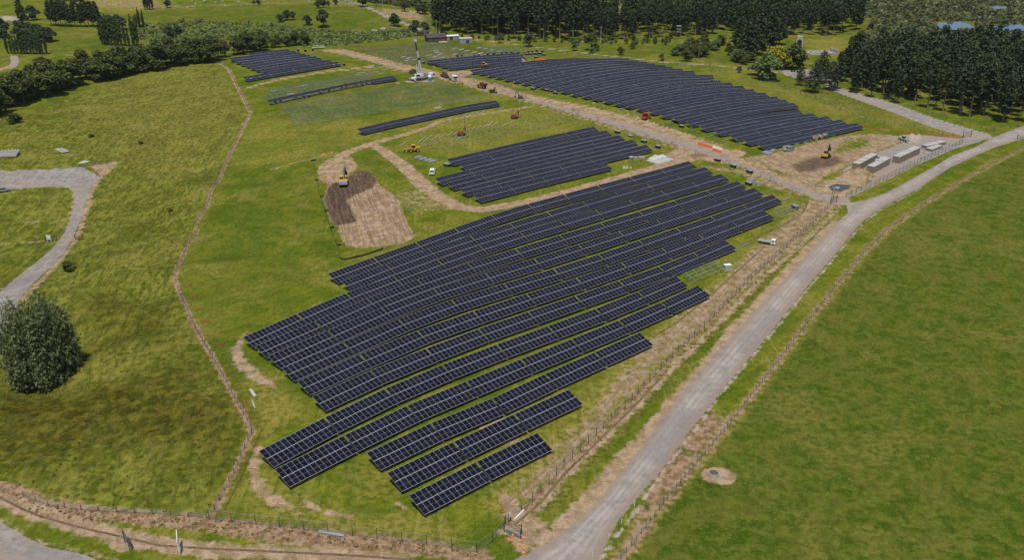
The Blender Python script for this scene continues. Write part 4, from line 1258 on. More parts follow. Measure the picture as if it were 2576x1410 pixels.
crate_row((2255, 409), (2302, 387), 8, 'right')
crate_row((2328, 373), (2368, 363), 6, 'back', 0.5)
crate_row((2340, 379), (2358, 372), 3, 'lowest', 0.4)

def beam(label, a, b, z=0.12, wd=0.16, mat=None, group=None):
    pa, pb = P(*a), P(*b)
    mb = MB()
    d = pb - pa
    n = Vector((-d.y, d.x, 0)).normalized() * wd * 0.5
    zz = Vector((0, 0, 1))
    mb.bar(zz * (z * 0.15), d + zz * (z * 0.15), wd, z * 0.12)          # flanges and web of a channel
    mb.bar(zz * z, d + zz * z, wd, z * 0.12)
    mb.bar(n + zz * z * 0.55, d + n + zz * z * 0.55, wd * 0.12, z)
    o = tag(mb.build('steel_beam', mat or M_OFFW), label, 'steel beam', group)
    o.location = pa + Vector((0, 0, 0.02))
    return o
STROKES = [((1640, 1355), (1705, 1310)), ((1810, 1320), (1880, 1262)), ((1868, 1305), (1925, 1257)), ((1945, 1293), (2015, 1240)), ((2003, 1278), (2070, 1235)), ((2078, 1257), (2135, 1220)), ((2140, 1245), (2195, 1208)),
           ((2240, 1215), (2285, 1187)), ((2305, 1198), (2340, 1175)), ((2342, 1200), (2400, 1165)), ((2405, 1185), (2460, 1150)), ((2455, 1170), (2497, 1120)), ((2487, 1168), (2545, 1132)), ((1665, 1400), (1712, 1378)),
           ((1815, 1365), (1900, 1330)), ((1900, 1345), (1945, 1325)), ((1945, 1335), (1995, 1313)), ((2100, 1305), (2160, 1275)), ((2170, 1290), (2220, 1262)), ((2235, 1270), (2290, 1240)), ((2205, 1085), (2262, 1055)),
           ((2265, 1083), (2320, 1042)), ((2318, 1062), (2365, 1038)), ((2368, 1058), (2425, 1025)), ((2555, 1018), (2605, 988)), ((2640, 1140), (2585, 1165)), ((2700, 1115), (2650, 1140))]
for i, (a, b) in enumerate(sorted(STROKES)):
    f = lambda q: (560 + q[0] / 3.68, q[1] / 3.68)
    beam(f'{ORD[i]} white steel pile from the left lying in the grass by the piling rigs', f(a), f(b), 0.14, 0.20, M_OFFW, 'steel piles laid out on the grass')
beam('long pale steel channel lying behind the bottom fence', (801, 1340), (866, 1352), 0.2, 0.55, M_STEEL)
beam('white steel channel beside the lower left solar row', (630, 982), (642, 1000), 0.2, 0.55, M_OFFW)
beam('thin steel rail in the grass below the white channel', (635, 1008), (642, 1028), 0.12, 0.14, M_OFFW)
beam('second thin steel rail beside the white channel', (632, 1010), (641, 1030), 0.12, 0.14, M_STEEL)
beam('white pipe lying on the grass by the fence near the gate', (1294, 1310), (1318, 1286), 0.2, 0.2, M_WHITE)
beam('white pipe on the bare soil above the pond pad', (2100, 449), (2136, 458), 0.25, 0.3, M_WHITE)
beam('short white pipe left of the pond pad', (2074, 468), (2087, 470), 0.2, 0.25, M_WHITE)
beam('grey steel beam in the grass near the orange netting', (2212, 327), (2240, 330), 0.2, 0.3, M_OFFW)
beam('long steel rail propped at the right end of the near block', (1967, 506), (1988, 497), 0.2, 0.3, M_STEEL)
beam('pair rail lying beside the panel packs near the access road', (1904, 470), (1926, 455), 0.2, 0.22, M_STEEL)
beam('second rail lying beside the panel packs near the access road', (1906, 470), (1932, 458), 0.2, 0.2, M_STEEL)
beam('steel rail pointing right of the eighth near row', (1878, 492), (1962, 477), 0.15, 0.14, M_STEEL)
beam('steel rail on the grass right of the sixth near row', (1846, 628), (1888, 612), 0.2, 0.2, M_STEEL)
for i, (u, v) in enumerate(zc(1560, 140, 6.41, ((10, 860), (240, 905), (330, 945), (800, 1090), (1290, 1220), (1460, 1295), (1690, 1365)))):
    beam(f'{ORD[i]} grey rail from the left lying off the hill block', (u - 9, v + 3), (u + 9, v - 2), 0.2, 0.3, M_STEEL, 'rails lying off the hill block')
for i in range(10):
    u, v = 1340 + i * 57, 222 + i * 15.5
    t = thing('rack_end_post', f'{ORD[i]} bare rack post from the left off the hill block', 'rack post', P(u, v), row_h, 'bare rack posts off the hill block')
    MB().bar((0, 0, -0.3), (0, 0, 1.9), 0.16).build('post', M_FRAMEGREEN, t)
    MB().bar((0, 1.2, 1.95), (0, -1.9, 1.1), 0.1).build('rafter', M_FRAMEGREEN, t)

def bundle(label, u, v, rz, d, mat, group):
    t = thing('rail_bundle', label, 'bundle', P(u, v), rz, group)
    for k in range(5):
        for z in range(2):
            MB().box((0, (k - 2) * d[1] / 5, 0.15 + z * d[2] / 2.2), (d[0] * random.uniform(.94, 1.0), d[1] / 5.5, d[2] / 2.4)).build('rail', mat, t)
    for x in (-0.3, 0.3):
        MB().box((x * d[0], 0, 0.04), (0.1, d[1], 0.08)).build('bearer', M_PALLET, t)
for i, (u, v) in enumerate(zc(960, 80, 8.59, ((475, 548), (595, 575), (725, 603), (540, 628), (1020, 517), (1170, 543), (1310, 570), (1165, 412), (1205, 452), (1265, 488), (1575, 370), (1715, 390), (1850, 418), (2000, 448), (2140, 472), (1590, 490), (2105, 352), (2250, 378), (2385, 403), (2540, 430)))):
    bundle(f'{ORD[i]} pale rail bundle lying between the bare frames near the crane', u, v, row_h + 0.2, (4.6, 1.1, 0.5), M_OFFW, 'pale rail bundles near the crane')
for i, (u, v) in enumerate(((766, 216), (691, 229), (731, 238), (1101, 273), (1212, 273))):
    bundle(f'{ORD[i]} pale rail bundle from the left among the frames behind the lone row', u, v, row_h, (3.6, 1.1, 0.5), M_OFFW, 'pale rail bundles behind the lone row')
for i, (u, v) in enumerate(((1925, 385), (1933, 388), (1944, 381), (1976, 371), (2002, 363), (2024, 358), (2040, 354), (2093, 342), (1052, 398), (1064, 402), (1077, 405), (1087, 408))):
    where = 'in front of the hill block' if i < 8 else 'above the white van'
    bundle(f'{ORD[i]} grey rail bundle {where}', u, v, row_h, (3.4, 1.4, 0.7), M_STEEL, 'grey rail bundles ' + where)

# cable drums, cartons and blocks
def drum(label, u, v, rz, r=0.9):
    t = thing('cable_drum', label, 'cable drum', P(u, v), rz, 'wooden cable drums in front of the hill block')
    for s_ in (-1, 1):
        MB().cyl((0, s_ * 0.42 - 0.05, r), (0, s_ * 0.42 + 0.05, r), r, r, 16).build('flange', M_PALLET, t)
    MB().cyl((0, -0.38, r), (0, 0.38, r), r * 0.6, r * 0.6, 14).build('core', M_OFFW, t)
for i, (a, b) in enumerate(((1360, 950), (1410, 935), (1480, 910), (1520, 920), (1590, 885), (1630, 880))):
    drum(f'{ORD[i]} wooden cable drum from the left in front of the hill block', 1900 + a / 9.2, 250 + b / 9.2, row_h + random.uniform(-.4, .4))
blk = [(1636, 404), (1641, 401), (1647, 405), (1652, 402), (1657, 398), (1648, 397), (1660, 402), (1664, 396), (1670, 399), (1640, 408)]
for i, (u, v) in enumerate(blk):
    t = thing('concrete_block', f'{ORD[i]} pale concrete block stacked on the slab beside the middle block', 'concrete block', P(u, v), row_h, 'pale concrete blocks by the middle block')
    MB().box((0, 0, 0.45), (1.7, 0.8, 0.9)).build('body', M_WHITE, t)
    MB().box((0, 0, 0.95), (1.5, 0.25, 0.1)).build('key', M_WHITE, t)
o = MB().box((0, 0, 0.05), (9, 6, 0.2), row_h).build('concrete_slab', M_CONC)
o.location = P(1660, 403)
tag(o, 'pale concrete slab under the white blocks by the middle block', 'slab')
t = thing('brick_pallet', 'pallets of pink-grey pavers on the grass below the middle block', 'pallet', P(1600, 402), row_h)
for i, (x, y, h_) in enumerate(((-1.4, 1.2, 1.0), (0.2, 0.4, 0.9), (1.6, -0.4, 1.0), (2.9, -0.9, 0.7))):
    MB().box((x, y, h_ / 2 + .1), (1.1, 1.1, h_)).build('paver_stack', M_CONC, t)
    MB().box((x, y, 0.05), (1.2, 1.2, 0.1)).build('pallet', M_PALLET, t)
MB().box((-1.4, 1.2, 1.18), (1.5, 1.5, 0.05)).build('cover_sheet', M_OFFW, t)
t = thing('sand_bag', 'pale rubble sacks on the grass below the middle block', 'sack', P(1570, 423), 0.4)
for x, y, r in ((0, 0, 0.7), (1.0, -0.3, 0.6), (0.4, 0.6, 0.5), (2.2, -0.9, 0.4)):
    m_ = MB().cyl((x, y, 0), (x, y, r), r, r * 0.5, 8)
    m_.build('sack', M_OFFW, t)
t = thing('cabinet', 'pale grey electrical cabinet on a plinth beside the open frame', 'cabinet', P(1829, 680), row_h - 0.5)
MB().box((0, 0, 0.06), (2.0, 1.3, 0.14)).build('plinth', M_CONC, t)
MB().box((0, 0, 0.85), (1.8, 1.1, 1.45)).build('body', M_OFFW, t)
MB().box((0, 0, 1.6), (1.95, 1.25, 0.07)).build('lid', M_WHITE, t)
for s_ in (-0.45, 0.45):
    d_ = MB().box((s_, -0.57, 0.85), (0.84, 0.03, 1.3)).build('door', M_OFFW, t)
    MB().box((s_ * 0.2, -0.6, 0.9), (0.04, 0.04, 0.2)).build('handle', M_BLACK, d_)
t = thing('wrapped_pallet', 'plastic-wrapped grey pallet beside the packs above the near block', 'pallet', P(1893, 462), row_h)
MB().box((0, 0, 0.07), (2.6, 1.6, 0.14)).build('pallet', M_PALLET, t)
MB().box((0, 0, 1.0), (2.4, 1.4, 1.7), taper=(0.55, 0.7)).build('wrapping', M_SILVER, t)
# water-filled barriers
def barriers(label_fn, a, b, n, mat, grp):
    pa, pb = P(*a), P(*b)
    hd = math.atan2((pb - pa).y, (pb - pa).x)
    L = (pb - pa).length / n
    for i in range(n):
        p = pa.lerp(pb, (i + .5) / n)
        p.z = float(terrain(p.x, p.y))
        t = thing('road_barrier', label_fn(i), 'barrier', p, hd, grp)
        MB().prism([(-L * .48, 0), (L * .48, 0), (L * .48, 0.25), (L * .46, 0.95), (-L * .46, 0.95), (-L * .48, 0.25)], 0.7, inset=lambda z: 0.0 if z < 0.3 else 0.2).build('body', mat, t)
        MB().cyl((L * .47, 0, 0.1), (L * .47, 0, 1.0), 0.06, 0.06, 6).build('pin', M_STEEL, t)
barriers(lambda i: f'{ORD[i]} orange plastic barrier from the left beside the access road', (1757, 363), (1791, 373), 4, M_ORANGE, 'orange barriers beside the access road')
barriers(lambda i: f'{ORD[i]} white barrier from the left beside the access road', (1793, 372), (1817, 380), 3, M_WHITE, 'white barriers beside the access road')
barriers(lambda i: f'{ORD[i]} low red-orange barrier from the left before the white barriers', (1793, 378), (1814, 385), 3, M_ORANGE, 'low orange barriers beside the access road')
barriers(lambda i: f'{ORD[i]} orange barrier from the left behind the hill block', (1347, 151), (1370, 149), 3, M_ORANGE, 'orange barriers behind the hill block')
# trough
t = thing('water_trough', 'round concrete water trough in a bare patch of the paddock', 'trough', P(1795, 1196))
mb = MB()
n = 24
prof = [(1.0, 0.0), (0.98, 0.55), (0.86, 0.55), (0.84, 0.12)]
for i in range(n):
    for r_, z_ in prof:
        mb.v.append((r_ * math.cos(2 * math.pi * i / n), r_ * math.sin(2 * math.pi * i / n), z_))
for i in range(n):
    for k in range(3):
        mb.f.append([i * 4 + k, ((i + 1) % n) * 4 + k, ((i + 1) % n) * 4 + k + 1, i * 4 + k + 1])
        mb.mi.append(0)
mb.build('rim', M_CONC, t)
MB().cyl((0, 0, 0.1), (0, 0, 0.42), 0.85, 0.85, 24).build('water', paint('trough_water', (0.11, 0.095, 0.06), 0.08, 0.5, 0, 0.02), t)
# dark lined pad in the yard corner
def flat_sheet(name, label, pts, mat, lift, kind=None, cat=None, thick=0.0):
    w_ = PL(pts)
    z = max(p.z for p in w_) + lift if thick == 0 else None
    mb = MB()
    nn = len(w_)
    if thick:
        vs = [p + Vector((0, 0, lift)) for p in w_] + [p + Vector((0, 0, -0.5)) for p in w_]
        mb.add(vs, [tuple(range(nn))[::-1]] + [(i, (i + 1) % nn, nn + (i + 1) % nn, nn + i) for i in range(nn)])
    else:
        mb.add([Vector((p.x, p.y, z)) for p in w_], [tuple(range(nn))[::-1]])
    o = mb.build(name, mat)
    if o.data.polygons[0].normal.z < 0:
        o.data.flip_normals()
    o['label'] = label
    if kind:
        o['kind'] = kind
    if cat:
        o['category'] = cat
        o['kind'] = 'thing'
    return o
flat_sheet('lined_pad', 'dark slate coloured lined pad in the orange soil of the yard corner', [(2083, 470), (2104, 463), (2140, 467), (2136, 474), (2115, 483), (2092, 478)], paint('dark_liner', (0.055, 0.065, 0.07), 0.6, 0.3, 0, 0.15), 0.12, None, 'pad', 1)
t = thing('manhole_riser', 'small pale concrete riser standing on the dark lined pad', 'riser', P(2106, 475))
MB().box((0, 0, 0.3), (1.2, 0.9, 0.5)).build('body', M_OFFW, t)
MB().box((-.6, .9, 0.2), (1.6, 0.12, 0.12)).build('pipe', M_OFFW, t)
# lying slabs and the beam stack on the left field
t = thing('slab_row', 'double row of flat pale concrete slabs in the left field', 'slabs', P(154, 378), face((140, 372), (172, 391)))
for i in range(5):
    for j in range(2):
        MB().box((-3.6 + i * 1.8, (j - .5) * 1.6 + random.uniform(-.1, .1), 0.1), (1.45, 1.25, 0.3), random.uniform(-.06, .06)).build('slab', M_CONC, t)
t = thing('beam_stack', 'stack of long pale concrete beams at the left edge', 'beam stack', P(10, 392), R(8))
for j in range(5):
    b_ = MB().box((0, 2.0 - j * 1.0, 1.25 - j * 0.22), (10.5, 0.62, 0.5)).build('beam', M_CONC, t)
    MB().box((0, 2.0 - j * 1.0, 0.5 - j * 0.11), (10.0, 0.3, 1.0 - j * .22)).build('bearer', M_SILT, b_)
for k in range(9):
    MB().box((-4.8 + k * 1.2, 2.5, 1.62), (0.5, 0.5, 0.3)).build('end_block', M_CONC, t)
t = thing('stone_edge', 'dark low retaining edge beside the grey road bend', 'edging', P(205, 418))
d = P(268, 411) - P(205, 418)
MB().bar((0, 0, 0.1), d + Vector((0, 0, 0.1)), 0.4, 0.4).build('kerb', M_WOOD, t)
o = flat_sheet('slab_patch', 'small pale slab left in the grass above the grey bend', [(193, 412), (212, 404), (228, 406), (210, 411)], M_CONC, 0.1, None, 'slab', 1)
# ------------------------------------------------------------------ vehicles and machines (local +x is forward)
def wheel(t, x, y, r, wd=0.26, rim=None):
    w_ = MB().cyl((x, y - wd / 2, r), (x, y + wd / 2, r), r, r, 14).build('wheel', M_BLACK, t)
    MB().cyl((x, y - wd / 2 - 0.015, r), (x, y + wd / 2 + 0.015, r), r * 0.55, r * 0.55, 10).build('rim', rim or M_SILVER, w_)

def car(label, u, v, hd, kind, pm, cat='car'):
    t = thing({'suv': 'parked_suv', 'ute': 'parked_ute', 'wagon': 'parked_car'}[kind], label, cat, P(u, v), hd)
    L, W = (5.0, 1.92) if kind != 'wagon' else (4.6, 1.8)
    k = 0.0 if kind == 'wagon' else 0.12
    ins = lambda z: 0.0 if z < 0.95 + k else 0.05
    if kind == 'ute':
        MB().prism([(-L / 2, .42), (L / 2, .42), (L / 2, .85), (L / 2 - .12, 1.02), (L * .2, 1.12), (-.35, 1.12), (-.4, .8), (-L / 2, .8)], W, inset=ins).build('body', pm, t)
        for y in (-W / 2 + .05, W / 2 - .05):
            MB().box((-L * .3, y, 0.98), (L * .38, .08, .42)).build('tray_side', pm, t)
        MB().box((-L / 2 + .04, 0, .98), (.08, W, .42)).build('tailgate', pm, t)
        g = [(L * .2, 1.1), (L * .08, 1.66), (-.25, 1.68), (-.4, 1.1)]
    else:
        MB().prism([(-L / 2, .38), (L / 2, .38), (L / 2, .78 + k), (L / 2 - .12, .95 + k), (L * .22, 1.02 + k), (-L / 2 + .06, 1.02 + k), (-L / 2, .85)], W, inset=ins).build('body', pm, t)
        g = [(L * .22, 1.0 + k), (L * .07, 1.5 + k * 1.6), (-L / 2 + .45, 1.52 + k * 1.6), (-L / 2 + .12, 1.0 + k)]
    MB().prism(g, W - .16, inset=lambda z: 0.0 if z < 1.3 else 0.13).build('window_glass', M_GLASS, t)
    top = g[1][1]
    MB().box(((g[1][0] + g[2][0]) / 2, 0, top + .03), (g[1][0] - g[2][0] + .12, W - .38, .07)).build('roof', pm, t)
    for sx in (g[0], g[3]):
        q = g[1] if sx is g[0] else g[2]
        for y in (-1, 1):
            MB().bar((sx[0], y * (W / 2 - .08), sx[1]), (q[0], y * (W / 2 - .21), q[1] + .02), .09).build('pillar', pm, t)
    for x in (L * .31, -L * .29):
        for y in (-W / 2 + .1, W / 2 - .1):
            wheel(t, x, y, 0.37 if kind != 'wagon' else .33)
    for y in (-W * .36, W * .36):
        MB().box((L / 2, y, .78 + k * .5), (.06, .4, .16)).build('headlight', M_WHITE, t)
        MB().box((-L / 2, y, .8 + k), (.05, .22, .2)).build('tail_light', M_BRED, t)
    return t
car('white four-wheel-drive parked on the grass left of the middle block', 1088, 436, face((1084, 438), (1090, 418)), 'suv', M_WHITE, 'car')
car('silver estate car parked below the hill block', 1983, 379, face((1993, 379), (1973, 381)), 'wagon', M_SILVER)
car('white pickup standing behind the left crate row', 2205, 404, face((2198, 407), (2212, 400)), 'ute', M_WHITE, 'pickup')
car('small silver car at the left edge on the grey road', 9, 482, face((0, 484), (20, 481)), 'wagon', M_SILVER)
car('white pickup behind the crane block beside the soil heap', 1314, 156, face((1305, 158), (1322, 154)), 'ute', M_WHITE, 'pickup')

def flatdeck(label, u, v, hd):
    t = thing('flat_deck_truck', label, 'truck', P(u, v), hd, None, .8)
    MB().prism([(1.25, .45), (2.95, .45), (2.98, 1.15), (2.72, 2.05), (1.3, 2.1), (1.25, 1.2)], 1.85, inset=lambda z: 0 if z < 1.3 else .08).build('cab', M_WHITE, t)
    MB().prism([(2.2, 1.28), (2.99, 1.2), (2.78, 1.92), (2.2, 1.95)], 1.72).build('windscreen', M_GLASS, t)
    for y in (-1, 1):
        MB().box((1.95, y * .9, 1.55), (.75, .06, .55)).build('side_window', M_GLASS, t)
    MB().box((-.95, 0, .92), (4.3, 1.95, .14)).build('deck', M_GREY, t)
    for y in (-.98, .98):
        MB().box((-.95, y, 1.12), (4.3, .06, .34)).build('deck_side', M_OFFW, t)
    MB().box((-3.1, 0, 1.12), (.06, 1.95, .34)).build('tailboard', M_OFFW, t)
    MB().box((1.15, 0, 1.5), (.08, 1.8, 1.0)).build('headboard', M_STEEL, t)
    MB().box((-.2, 0, .62), (6.0, .8, .25)).build('chassis', M_BLACK, t)
    for x in (2.1, -1.7):
        for y in (-.82, .82):
            wheel(t, x, y, .38)
flatdeck('white flat-deck truck on the dirt strip right of the near block', 1930, 614, face((1912, 609), (1946, 615)))

def tracks(t, L, W, r, shoe=.5, mat=None):
    prof = []
    for i in range(7):
        a = -math.pi / 2 + math.pi * i / 6
        prof.append((L / 2 - r + r * math.cos(a), r + r * math.sin(a)))
    for i in range(7):
        a = math.pi / 2 + math.pi * i / 6
        prof.append((-L / 2 + r + r * math.cos(a), r + r * math.sin(a)))
    for s_ in (-1, 1):
        mb = MB().prism(prof, shoe)
        mb.v = [(x, y + s_ * (W / 2 - shoe / 2), z) for x, y, z in mb.v]
        mb.build('track', mat or M_BLACK, t)

def excavator(label, u, v, hd, sc, body, arm, boom_dir=0.0, boom=((.9, 1.6), (2.6, 4.6), (4.4, 5.6)), stick=(6.2, 2.6), bucket_r=.7, cabmat=None):
    t = thing('excavator', label, 'excavator', P(u, v), hd, None, sc)
    tracks(t, 4.2, 2.9, .45, .6)
    MB().box((0, 0, .75), (1.6, 1.7, .4)).build('undercarriage', M_BLACK, t)
    c, s_ = math.cos(boom_dir), math.sin(boom_dir)
    def rot(p):
        return (p[0] * c - p[1] * s_, p[0] * s_ + p[1] * c, p[2])
    def part(nm, fn, mat, parent=None):
        mb = MB()
        fn(mb)
        mb.v = [rot(p) for p in mb.v]
        return mb.build(nm, mat, parent or t)
    part('house', lambda m: m.prism([(-2.3, 1.0), (1.5, 1.0), (1.5, 1.5), (.2, 2.1), (-1.9, 2.15), (-2.3, 1.8)], 2.6), body)
    part('counterweight', lambda m: m.prism([(-2.75, 1.05), (-1.95, 1.0), (-1.95, 2.2), (-2.6, 2.1)], 2.65), cabmat or M_GREY)
    cab = part('cab', lambda m: m.box((.85, .85, 2.25), (1.5, .95, 1.6), taper=(.85, .9)), cabmat or body)
    part('window', lambda m: m.box((.87, .85, 2.35), (1.53, .98, .95), taper=(.9, .92)), M_GLASS, cab)
    part('engine_hood', lambda m: m.box((-1.2, -.4, 2.25), (1.2, 1.3, .3)), body)
    part('boom', lambda m: (m.bar((boom[0][0], -.1, boom[0][1]), (boom[1][0], -.1, boom[1][1]), .42, .62), m.bar((boom[1][0] - .1, -.1, boom[1][1] - .1), (boom[2][0], -.1, boom[2][1]), .38, .5)), arm)
    part('stick', lambda m: m.bar((boom[2][0] - .3, -.1, boom[2][1] + .3), (stick[0], -.1, stick[1]), .32, .42), arm)
    part('ram', lambda m: m.cyl((boom[1][0], -.1, boom[1][1] + .35), (boom[2][0] - .2, -.1, boom[2][1] + .55), .07, .07, 6), M_GREY)
    part('bucket', lambda m: m.prism([(stick[0] - .3, stick[1] + .1), (stick[0] + .45, stick[1]), (stick[0] + .55, stick[1] - .8), (stick[0] - .2, stick[1] - 1.15), (stick[0] - .75, stick[1] - .6)], 1.3), M_BLACK)
    return t
excavator('large yellow and grey excavator with raised boom on the ploughed pad', 866, 466, face((866, 466), (876, 430)), 1.0, M_YELLOW, paint('dark_grey_arm', (0.045, 0.045, 0.047), 0.5, 0.4, 0, 0.2), 0.0, ((.9, 1.6), (2.8, 5.0), (4.6, 6.3)), (6.0, 3.0))
excavator('yellow and black excavator with folded arm on the earthworks', 2078, 396, face((2076, 398), (2100, 388)), .82, M_BLACK, M_BLACK, 0.15, ((.9, 1.6), (2.0, 4.6), (2.6, 5.6)), (3.6, 3.6), .6, M_YELLOW)
excavator('small brown excavator with bent arm beside the access road', 1309, 247, face((1309, 247), (1292, 246)), .58, M_RUST, M_RUST, 0.0, ((.9, 1.6), (2.4, 5.0), (4.0, 5.2)), (4.6, 1.4), .5, M_GREY)
excavator('dark compact digger with framed canopy beside the access road', 1239, 233, face((1239, 233), (1256, 236)), .6, M_BLACK, M_RUST, 0.0, ((.9, 1.6), (2.4, 4.6), (3.8, 4.6)), (4.2, 1.3), .5, M_BLACK)

def rig(label, u, v, hd):
    t = thing('piling_rig', label, 'piling rig', P(u, v), hd, 'red tracked piling rigs')
    tracks(t, 3.0, 2.2, .38, .42)
    MB().box((-.3, 0, 1.15), (2.4, 1.7, .9)).build('engine_house', M_RED, t)
    MB().box((-.6, 0, 1.75), (1.1, 1.3, .35)).build('hood', M_RED, t)
    m = MB()
    for a in (-.16, .16):
        m.bar((1.5, a, .2), (1.5, a, 7.2), .14, .18)
    for k in range(9):
        m.bar((1.5, -.16, .6 + k * .75), (1.5, .16, 1.0 + k * .75), .07)
    m.build('mast', M_RED, t)
    MB().box((1.72, 0, 2.6), (.45, .45, 1.5)).build('hammer', M_BLACK, t)
    MB().box((1.5, 0, 7.25), (.5, .5, .25)).build('mast_head', M_RUST, t)
    MB().bar((.4, 0, 1.5), (1.45, 0, 3.6), .12).build('stay', M_BLACK, t)
    MB().box((.55, .6, 1.5), (.4, .4, .8)).build('control_stand', M_BLACK, t)
rig('red tracked piling rig with tall mast near the dirt track, left one', 1160, 341, face((1160, 341), (1166, 341)))
rig('red tracked piling rig with tall mast nearer the access road', 1294, 298, face((1294, 298), (1300, 298)))

def loader(label, u, v, hd, pm, kind='loader', cat='loader', name='wheel_loader', sc=1.0):
    t = thing(name, label, cat, P(u, v), hd, None, sc)
    MB().prism([(-2.6, .9), (-.2, .9), (-.2, 1.7), (-.6, 2.0), (-2.5, 1.95)], 1.7).build('engine_hood', pm, t)
    MB().box((.7, 0, 1.05), (2.0, 1.1, .6)).build('front_frame', pm, t)
    c = MB().box((-.1, 0, 2.1), (1.4, 1.5, 1.5), taper=(.85, .9)).build('cab', pm, t)
    MB().box((-.1, 0, 2.25), (1.43, 1.53, .9), taper=(.9, .92)).build('window', M_GLASS, c)
    MB().box((-.1, 0, 2.9), (1.45, 1.5, .1)).build('roof', pm, t)
    for x in (1.35, -1.6):
        for y in (-1.0, 1.0):
            wheel(t, x, y, .75, .5, pm)
    if kind == 'tele':
        MB().bar((-2.2, .25, 2.1), (3.6, .25, 1.35), .35, .42).build('telescopic_boom', pm, t)
        MB().box((3.75, .25, .9), (.15, 1.2, .8)).build('fork_carriage', M_BLACK, t)
    elif kind == 'dump':
        MB().prism([(.2, 1.3), (3.0, 1.5), (3.5, 2.6), (.1, 2.3)], 2.3).build('tub', M_RUST, t)
    else:
        for y in (-.6, .6):
            MB().bar((.6, y, 1.7), (2.7, y, .8), .22, .3).build('lift_arm', pm, t)
        MB().prism([(2.5, .1), (3.6, .05), (3.0, .45), (2.9, 1.1), (2.5, .9)], 2.5).build('bucket', M_GREY, t)
    return t
loader('orange telehandler parked among the steel piles', 1040, 382, face((1058, 380), (1020, 384)), M_YELLOW, 'tele', 'telehandler', 'telehandler', .95)
loader('yellow dumper with dark tub standing on the access road', 1212, 221, face((1204, 217), (1224, 223)), M_YELLOW, 'dump', 'dumper', 'site_dumper', 1.05)
loader('orange and black loader in front of the crane block', 1216, 168, face((1222, 167), (1205, 169)), M_YELLOW, 'loader', 'loader', 'wheel_loader', .9)
loader('pale dusty wheel loader beside the gravel heap in the yard', 2272, 356, face((2262, 352), (2290, 359)), M_CONC, 'loader', 'loader', 'wheel_loader', .8)
t = thing('red_tractor', 'bright red tractor with post driver beside the hill block', 'tractor', P(1626, 299), face((1626, 299), (1640, 294)))
MB().prism([(-.2, .8), (1.9, .8), (1.9, 1.5), (1.6, 1.7), (-.2, 1.75)], 1.0).build('bonnet', M_BRED, t)
c_ = MB().box((-.9, 0, 1.9), (1.5, 1.4, 1.7), taper=(.88, .9)).build('cab', M_BRED, t)
MB().box((-.9, 0, 1.95), (1.53, 1.43, 1.0), taper=(.92, .93)).build('window', M_GLASS, c_)
MB().box((-.9, 0, 2.8), (1.6, 1.5, .14)).build('roof', M_BRED, t)
for x, r_ in ((1.4, .5), (-1.1, .85)):
    for y in (-.95, .95):
        wheel(t, x, y, r_, .45, M_BRED)
MB().box((-2.2, 0, 1.0), (.6, 2.2, .8)).build('implement', M_BRED, t)
MB().bar((-2.3, .5, .3), (-2.3, .5, 3.1), .22).build('driver_mast', M_RUST, t)

# mobile crane
t = thing('mobile_crane', 'white mobile crane with tall black-tipped boom beside the access road', 'crane', P(1062, 200), face((1040, 204), (1088, 196)))
hd = t.rotation_euler.z
MB().box((0, 0, 1.15), (13.0, 2.3, .55)).build('chassis', M_GREY, t)
MB().box((0, 0, 1.55), (12.6, 2.5, .25)).build('deck', M_WHITE, t)
for x in (-5.0, -3.4, -1.0, 2.6, 4.3):
    for y in (-1.1, 1.1):
        wheel(t, x, y, .65, .42)
cb = MB().prism([(4.7, .8), (6.9, .8), (7.0, 1.7), (6.7, 2.8), (4.8, 2.85)], 2.5).build('driving_cab', M_WHITE, t)
MB().prism([(5.9, 1.75), (7.03, 1.7), (6.75, 2.62), (5.9, 2.65)], 2.54).build('windscreen', M_GLASS, cb)
MB().box((1.9, 0, 2.35), (2.6, 2.4, 1.3)).build('engine_box', M_GREY, t)
MB().cyl((-2.2, 0, 1.6), (-2.2, 0, 2.0), 1.1, 1.1, 16).build('slew_ring', M_BLACK, t)
MB().box((-1.9, -.2, 2.6), (4.6, 1.7, 1.2)).build('upper_body', M_WHITE, t)
oc = MB().box((-3.3, -1.35, 2.7), (1.7, .9, 1.6), taper=(.85, .95)).build('operator_cab', M_WHITE, t)
MB().box((-3.32, -1.36, 2.85), (1.72, .93, .95), taper=(.88, .96)).build('window', M_GLASS, oc)
MB().box((.9, 0, 2.9), (1.2, 2.6, 1.5)).build('counterweight', M_GREY, t)
for x in (-5.8, 3.4):
    for y in (-1, 1):
        o_ = MB().bar((x, y * 1.0, 1.0), (x, y * 3.2, .9), .35, .3).build('outrigger', M_WHITE, t)
        MB().cyl((x, y * 3.1, 0.0), (x, y * 3.1, 1.0), .12, .12, 8).build('jack', M_SILVER, o_)
        MB().cyl((x, y * 3.1, -.02), (x, y * 3.1, .12), .5, .5, 10).build('foot_pad', M_BLACK, o_)
base_w = P(1062, 200)
root = base_w + Matrix.Rotation(hd, 3, 'Z') @ Vector((-.3, 0, 3.2))
tip = min((P(1044, 101, h_) for h_ in np.arange(10, 34, .5)), key=lambda p: abs(p.y - root.y - 2.0))
dv = tip - root
Lb = dv.length
inv_h = Matrix.Rotation(-hd, 3, 'Z')
loc0 = inv_h @ (root - base_w)
dl = (inv_h @ dv).normalized()
for nm, a0, a1, wd, mt in (('boom_base', 0.0, .40, .78, M_OFFW), ('boom_middle', .36, .68, .62, M_OFFW), ('boom_top', .66, .96, .5, M_BLACK)):
    MB().bar(loc0 + dl * Lb * a0, loc0 + dl * Lb * a1, wd, wd * 1.15).build(nm, mt, t)
hdp = MB().box(loc0 + dl * Lb * .985, (1.3, .9, 1.0)).build('boom_head', M_WHITE, t)
